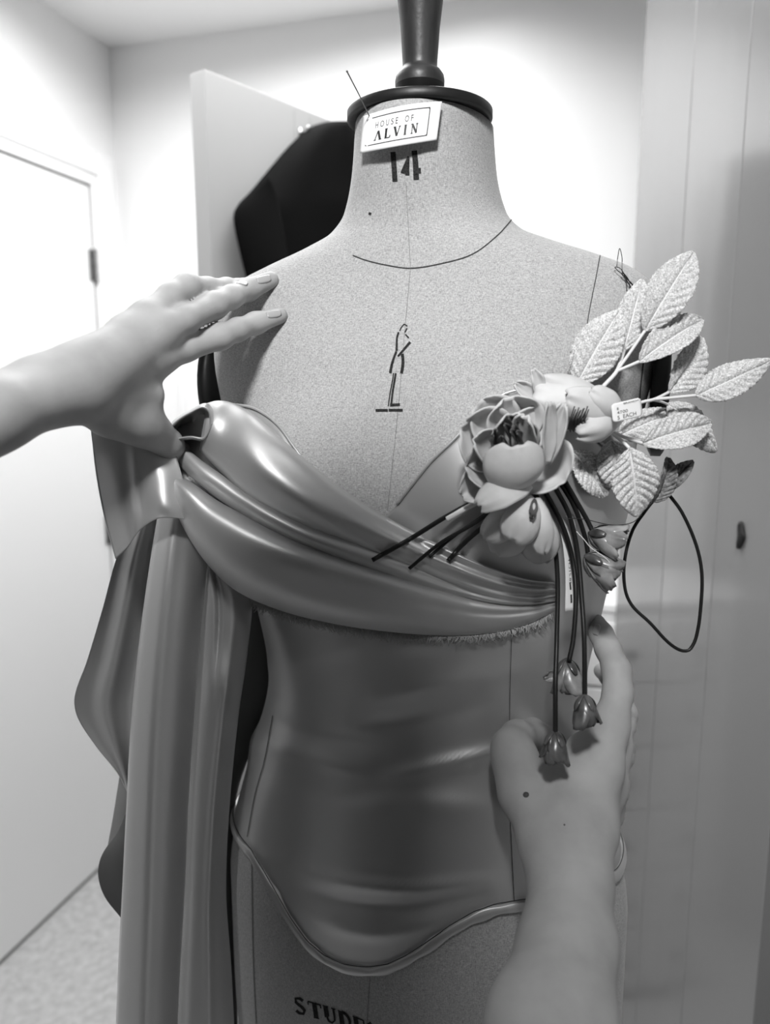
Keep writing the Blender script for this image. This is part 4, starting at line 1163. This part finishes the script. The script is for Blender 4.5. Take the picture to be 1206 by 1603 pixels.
petal(pb, (975, 652, 30), (925, 612, 36), 26, (.15, -1, .2), cup=-.6, arch=.006, ruffle=.0012, seed=25, shape=.5, **A)
petal(pb, (850, 632, 10), (834, 578, 16), 12, (.3, -1, 0), cup=.6, ruffle=.001, seed=26, **A)
petal(pb, (848, 632, 10), (806, 600, 14), 14, (.3, -1, 0), cup=.6, ruffle=.001, seed=27, **A)
dk = MB()
for k in range(14):
    a = (894 + k * 1.7, 642 + (k % 3) * 2); dk.tube([P(a[0] - 4, a[1] + 30, A['F0'] - .030), P(a[0], a[1] + 12, A['F0'] - .040), P(a[0] + 6, a[1] - 6 + (k % 4) * 3, A['F0'] - .044)], .00045, 5)
dk.obj('dark_fringe', M['stamen'], pb)

# --- the hanging bell below
pl_ = empty('fabric_peony', P(812, 830, F1 - .01), 'drooping pale fabric flower hanging mouth-down below the open flower', 'fabric flower', 'pale fabric flowers on the gown')
A = dict(F0=fsurf(815, 840))
petal(pl_, (838, 786, 14), (778, 868, 10), 34, (0, -1, 0), cup=-.4, arch=.006, ruffle=.0011, seed=31, shape=.5, peak=.65, **A)
petal(pl_, (842, 786, 12), (848, 882, 8), 34, (0, -1, 0), cup=-.4, arch=.006, ruffle=.0011, seed=32, shape=.5, peak=.68, **A)
petal(pl_, (838, 782, 20), (758, 842, 24), 28, (-.4, -1, .1), cup=-.6, arch=.008, ruffle=.0008, seed=33, shape=.5, peak=.65, **A)
petal(pl_, (836, 780, 26), (802, 846, 40), 33, (-.1, -1, .25), cup=-.55, arch=.010, ruffle=.0008, seed=34, shape=.45, peak=.66, **A)
petal(pl_, (842, 780, 26), (852, 868, 34), 23, (.4, -1, .1), cup=-.7, arch=.008, ruffle=.0013, seed=35, shape=.48, peak=.62, **A)
petal(pl_, (838, 782, 30), (832, 812, 46), 7, (0, -1, 0), m='bud_dark', name='calyx', cup=.4, ruffle=.0008, seed=36, **A)

# ================================================================== VELVET LEAVES
def leaf(parent, base, tip, hw, n=(0, -1, .15), cup=.15, arch=.004, curl=0.0, m='leaf', seed=0, twist=0.0, peak=.45, nv=9, F=None, Ft=None):
    Fb = min(F or .56, fsurf(base[0], base[1], 9) - .006); Fe = min(Ft or F or .56, fsurf(tip[0], tip[1], 9) - .006)
    b, t = P(base[0], base[1], Fb), P(tip[0], tip[1], Fe); W = pxmm(hw, Fb)
    y = t - b; L = y.length; y.normalize(); nn = Vector(n); nn = (nn - y * nn.dot(y)).normalized(); x = y.cross(nn); G = []
    rr = random.Random(seed); p0 = rr.uniform(0, 6)
    NS, NT = 66, 23
    for i in range(NS):
        s = i / (NS - 1); q = s ** (math.log(.5) / math.log(peak)); w = W * max(0, math.sin(math.pi * min(1, q * .97 + .012))) ** .78
        row = []
        for j in range(NT):
            tt = j / (NT - 1) * 2 - 1; a = abs(tt)
            vein = math.sin(2 * math.pi * (nv * .5 * (s - .22 * a) + .2)); 
            ser = 1 + .075 * a ** 3 * (((s * 20 - .2) % 1) - .5)
            hgt = cup * a ** 1.6 * w + arch * 4 * s * (1 - s) + curl * s ** 2.5
            hgt += (.0021 * W / .012) * (abs(vein) ** .8) * min(1, a * 3.0) * (1 - .25 * a) * min(1, (1 - s) * 4) * min(1, s * 6 + .2) - .0018 * math.exp(-(a / .10) ** 2)
            hgt += .0012 * a * math.sin(7 * s + p0 + 2 * tt)
            sx_ = math.cos(twist * s); sy_ = math.sin(twist * s); lx = w * tt * ser
            row.append(b + y * (s * L + .03 * L * a * (s - s * s)) + x * (lx * sx_ - hgt * sy_) + nn * (lx * sy_ + hgt * sx_))
        G.append(row)
    mb = MB(); mb.grid(G); o = mb.obj('leaf', M[m], parent, solid=0.0007, offset=0)
    vn = MB(); vn.tube([G[i][NT // 2] + nn * .0005 for i in range(0, NS - 6, 3)], [.0007 * (1 - i / NS) + .0002 for i in range(0, NS - 6, 3)], 6); vn.obj('midrib', M['stem'], o)
    return o
def stalk(parent, pts, r=.0011, name='stem', m='stem'):
    q = crom(pts, 24); mb = MB(); mb.tube([P(u, v, F) for u, v, F in q], r, 8); return mb.obj(name, M[m], parent)
sp = empty('leaf_spray', P(950, 600, .535), 'pale velvet leaf spray rising over the form\'s shoulder', 'leaf spray', 'velvet leaf sprays')
leaf(sp, (888, 600), (912, 520), 19, (.5, -1, .1), cup=.3, seed=1, F=.545, m='leaf')
leaf(sp, (903, 602), (970, 486), 36, (-.2, -1, .2), cup=-.15, arch=.006, seed=2, F=.535, Ft=.540)
leaf(sp, (977, 549), (1006, 438), 25, (-.2, -1, .1), cup=.2, seed=3, F=.545, Ft=.555)
leaf(sp, (1010, 518), (1086, 395), 33, (-.25, -1, .1), cup=.12, arch=.006, seed=4, F=.535, Ft=.545)
leaf(sp, (1001, 566), (1100, 500), 27, (0, -1, .5), cup=.45, seed=5, F=.530, Ft=.545)
stalk(sp, [(925, 632, .520), (945, 605, .525), (966, 581, .530), (977, 549, .542)], .0014); stalk(sp, [(965, 582, .530), (988, 550, .532), (1010, 518, .534)]); stalk(sp, [(966, 581, .530), (985, 573, .530), (1001, 566, .530)])
s2 = empty('leaf_spray', P(1030, 622, .535), 'pale velvet leaf spray reaching furthest right, beyond the price tag', 'leaf spray', 'velvet leaf sprays')
leaf(s2, (1048, 614), (1098, 527), 31, (.35, -1, 0), cup=.2, seed=6, F=.540, Ft=.560)
leaf(s2, (1090, 619), (1203, 568), 28, (0, -1, .45), cup=-.12, arch=-.002, curl=.004, seed=7, F=.530, Ft=.535)
leaf(s2, (1046, 633), (1122, 706), 29, (.3, -1, .3), cup=-.4, arch=.006, seed=8, F=.542, Ft=.552)
stalk(s2, [(975, 650, .522), (1002, 631, .525), (1025, 625, .528), (1048, 614, .538)], .0011); stalk(s2, [(1025, 625, .528), (1060, 622, .529), (1090, 619, .530)]); stalk(s2, [(1022, 626, .528), (1036, 629, .535), (1046, 633, .542)], .0009)
s3 = empty('leaf_spray', P(975, 690, .52), 'pale velvet leaf spray drooping below the price tag beside the black cord loop', 'leaf spray', 'velvet leaf sprays')
leaf(s3, (966, 684), (1058, 646), 25, (0, -1, .4), cup=-.2, seed=9, F=.535, Ft=.550)
leaf(s3, (1006, 694), (1114, 662), 28, (0, -1, .3), cup=.25, seed=10, F=.522, Ft=.535)
leaf(s3, (897, 706), (948, 778), 28, (.2, -1, .1), cup=.1, seed=12, F=.535, Ft=.540)
leaf(s3, (957, 690), (968, 768), 30, (.1, -1, 0), cup=-.3, seed=13, F=.530, Ft=.535)
leaf(s3, (986, 702), (998, 808), 37, (0, -1, .1), cup=-.1, arch=.004, seed=14, F=.515, Ft=.520)
M['leaf_dark'] = mat('leaf_underside', 0.16, rough=.8, noise=(420, .06, .3), bump=(800, .8, .001))
leaf(s3, (1024, 786), (1046, 716), 20, (.4, -1, 0), cup=.3, seed=15, F=.535, Ft=.540, m='leaf_dark')
leaf(s3, (1030, 775), (1086, 722), 15, (-.5, -1, .2), cup=.5, seed=16, F=.545, Ft=.548, m='leaf_dark')
stalk(s3, [(950, 672, .520), (966, 684, .520), (978, 694, .518), (986, 702, .515)], .0012); stalk(s3, [(958, 676, .520), (982, 686, .521), (1006, 694, .522)], .0012)

# ================================================================== STEMS, CORDS AND ROSEBUDS
def cordpts(pts, n=60): return [P(u, v, min(F, fsurf(u, v, 9) - .003)) for u, v, F in crom(pts, n)]
CUT = [([(775, 768, .510), (700, 808, .520), (640, 845, .526), (583, 877, .526)], .0017, 'cord', 'black wrapped flower stem, longest of the cut stems fanned across the bust folds'),
       ([(768, 776, .505), (740, 790, .508), (700, 813, .512)], .0019, 'stem', 'white-ended flower stem lying among the black stems on the bust'),
       ([(790, 788, .505), (735, 824, .515), (690, 850, .520), (641, 890, .524)], .0013, 'cord', 'black flower stem, second longest of the fan below the white-ended stem'),
       ([(800, 795, .508), (760, 822, .516), (725, 852, .522), (702, 878, .524)], .0017, 'cord', 'short black flower stem, nearest the drooping flower'),
       ([(790, 780, .510), (750, 812, .516), (710, 840, .521), (672, 872, .524)], .0012, 'cord', 'thin black flower stem in the middle of the fan on the bust')]
for pts, r_, m_, lab in CUT:
    mb = MB(); mb.tube(cordpts(pts, 40), r_, 10)
    o = mb.obj('flower_stem', M[m_]); tag(o, lab, 'flower stem', 'cut flower stems across the bust')

def rosebud(parent, u, v, F, ax, size, m, seed, open_=.5):
    """little wrapped bud, ax = pixel direction its mouth points to"""
    c = P(u, v, F); a = (P(u + ax[0], v + ax[1], F) - c).normalized(); a = (a + Vector((0, -.25, 0))).normalized()
    sd = a.orthogonal().normalized(); td = a.cross(sd); rr = random.Random(seed)
    core = MB(); rows = []
    for i in range(9):
        s = i / 8; r = size * .30 * math.sin(math.pi * min(1, s * .8 + .12)) ** .7
        rows.append([c + a * size * (s - .5) * .9 + (sd * math.cos(q) + td * math.sin(q)) * r * (1 + .1 * math.sin(3 * q + s * 5)) for q in np.linspace(0, 2 * math.pi, 16, endpoint=False)])
    core.grid(rows, closed=True); core.obj('bud_core', M['bud_dark'], parent)
    for k in range(6):
        q = k * 2 * math.pi / 6 + rr.uniform(-.3, .3); d = sd * math.cos(q) + td * math.sin(q)
        b = c - a * size * .52 + d * size * .10; t = c + a * size * (.42 + rr.uniform(-.08, .12)) + d * size * (.26 + .25 * open_ * rr.uniform(.4, 1.2))
        G = patch(b, t, size * .36, -d, cup=.55, arch=-size * .13, curl=-size * .10 * rr.uniform(0, 1.6) * (1 + open_), ruffle=size * .03, seed=seed * 9 + k, shape=.5, ns=12, nt=9)
        mb = MB(); mb.grid(G); mb.obj('petal', M[m], parent, solid=.0004)
    for k in range(4):
        q = k * math.pi / 2 + .4; d = sd * math.cos(q) + td * math.sin(q)
        G = patch(c - a * size * .58, c - a * size * .12 + d * size * .40, size * .13, -d, cup=.3, arch=-size * .10, seed=seed * 7 + k, ns=10, nt=7)
        mb = MB(); mb.grid(G); mb.obj('sepal', M['bud_dark'], parent, solid=.0004)
BUDS = [([(838, 772, .520), (864, 830, .524), (873, 900, .520), (872, 1000, .505), (870, 1070, .490), (870, 1160, .478)], (869, 1172), .478, (-.1, 1), .021, 'bud_dark', 'dark fabric rosebud on the lowest-hanging black cord, in front of the thumb', .3),
        ([(852, 766, .518), (880, 820, .524), (896, 872, .524), (902, 930, .515), (898, 1000, .505), (891, 1036, .500)], (890, 1062), .503, (.05, 1), .024, 'bud', 'pale organza rosebud on the shortest of the three long black cords', .35),
        ([(868, 760, .516), (892, 808, .522), (905, 868, .520), (911, 935, .510), (915, 1000, .498), (916, 1098, .486)], (917, 1116), .480, (0, 1), .021, 'bud_dark', 'dark fabric rosebud on the rightmost long cord, over the back of the hand', .3),
        ([(880, 745, .518), (903, 785, .522), (920, 815, .524), (930, 836, .522)], (952, 844), .520, (1, .3), .024, 'bud', 'upper of two organza rosebuds at the waist side, below the drooping velvet leaf', .6),
        ([(874, 750, .520), (898, 790, .524), (916, 840, .526), (922, 874, .524)], (944, 889), .520, (.9, .6), .026, 'bud', 'lower of two organza rosebuds at the waist side, beside the care label', .8)]
for k, (pts, c, F, ax, sz_, m_, lab, op_) in enumerate(BUDS):
    r = empty('rosebud', P(c[0], c[1], F), lab, 'rosebud', 'rosebuds on black cords')
    mb = MB(); q = cordpts(pts); mb.tube(q, [.0017] * len(q), 10); mb.obj('cord', M['cord'], r)
    rosebud(r, c[0], c[1], F, ax, sz_, m_, k + 3, op_)
side = petal(bpy.data.objects['rosebud.001'], (872, 1052, 60), (852, 1062, 62), 10, F0=.56, m='bud', cup=.4, ruffle=.001, seed=77)

mb = MB(); mb.tube([P(u, v, F) for u, v, F in crom([(1030, 776, .552), (1012, 798, .552), (990, 832, .552), (978, 880, .550), (979, 922, .548), (990, 948, .546), (1018, 975, .542), (1046, 1005, .540), (1066, 1018, .540), (1080, 1017, .540), (1091, 995, .541), (1098, 945, .543), (1099, 895, .546), (1090, 852, .549), (1068, 802, .551), (1046, 772, .552)], 120)], .00125, 10)
tag(mb.obj('cord_loop', M['cord']), 'loop of black waxed cord hanging free to the right of the form', 'cord')
mb = MB(); mb.tube([P(u, v, F) for u, v, F in crom([(884, 812, .520), (910, 812, .522), (960, 822, .53), (990, 818, .54), (1005, 806, .545)], 40)], .0003, 5)
tag(mb.obj('wire', M['steel']), 'thin wire running from the black cords to the drooping velvet leaf', 'wire')
mb = MB(); mb.tube([P(u, v, F) for u, v, F in crom([(903, 832, .516), (915, 845, .515), (925, 857, .514), (950, 875, .512), (960, 890, .512)], 40)], .0003, 5)
tag(mb.obj('wire', M['stem']), 'fine pale wire looped over the lower organza rosebud', 'wire')

# ================================================================== TAGS
def quad_sheet(c4, nS=12, nT=8, bow=.0):
    def f(s, t, lift=0.0):
        a, b, c, d = c4
        u = (a[0] * (1 - s) + b[0] * s) * (1 - t) + (d[0] * (1 - s) + c[0] * s) * t; v = (a[1] * (1 - s) + b[1] * s) * (1 - t) + (d[1] * (1 - s) + c[1] * s) * t
        F = (a[2] * (1 - s) + b[2] * s) * (1 - t) + (d[2] * (1 - s) + c[2] * s) * t
        return P(u, v, F - bow * math.sin(math.pi * s) - lift)
    return f
pt = quad_sheet([(957, 633, .497), (1003, 622, .505), (1006.5, 651, .505), (960, 662, .497)], bow=.001)
mb = MB(); R_c = .09; rows = []
for t in np.linspace(0, 1, 13):
    k = max(0, R_c * 2.2 - min(t, 1 - t)) / (R_c * 2.2); ins = R_c * (1 - math.sqrt(max(0, 1 - k * k)))
    rows.append([pt(ins + (1 - 2 * ins) * s, t) for s in np.linspace(0, 1, 13)])
mb.grid(rows); tagp = mb.obj('price_tag', M['card'], None, solid=.0005)
tag(tagp, 'small white paper price tag tucked between the half-closed flower and the leaves', 'price tag')
tx = MB()
put_text(tx, 'BRANCH', lambda a, b: pt(a, b, .0005), .42, .50, .07, .10)
put_text(tx, '8', lambda a, b: pt(a, b, .0005), .18, .06, .25, .14)
put_text(tx, '4700', lambda a, b: pt(a, b, .0005), .17, .36, .45, .16)
put_text(tx, '5', lambda a, b: pt(a, b, .0005), .17, .07, .70, .20)
put_text(tx, 'EACH', lambda a, b: pt(a, b, .0005), .36, .44, .68, .21)
tx.obj('tag_lettering', M['ink'], tagp)
el = crom([(872, 812, .530), (881, 850, .529), (885.5, 900, .525), (885, 957, .517)], 24); er = crom([(898, 804, .532), (905, 850, .531), (908, 900, .527), (915, 953, .519)], 24)
mb = MB(); mb.grid([[P(*(np.array(a) * (1 - t) + np.array(b) * t)) for t in np.linspace(0, 1, 9)] for a, b in zip(el, er)])
M['ribbon'] = mat('white_label_ribbon', 0.62, rough=.5, spec=.3)
cl = mb.obj('care_label', M['ribbon'], None, solid=.0004); tag(cl, 'narrow white label ribbon hanging behind the black cords at the bust\'s side', 'label')
def lab(s, t, lift=.0005):
    k = t * 23; i = min(22, int(k)); f_ = k - i; a = np.array(el[i]) * (1 - f_) + np.array(el[i+1]) * f_; b = np.array(er[i]) * (1 - f_) + np.array(er[i+1]) * f_
    q = a * (1 - s) + b * s; return P(q[0], q[1], q[2] - lift)
tx = MB()
def lab_side(a, b): return lab(1 - b, a)                        # text running down the ribbon
put_text(tx, 'H.215.85', lab_side, .46, .26, .60, .14)
for t0, t1 in ((.70, .78), (.83, .92)):
    tx.grid([[lab(.30 + .05 * math.sin(9 * t) + w, t) for w in (-.05, .05)] for t in np.linspace(t0, t1, 8)])
tx.obj('label_print', M['ink'], cl)
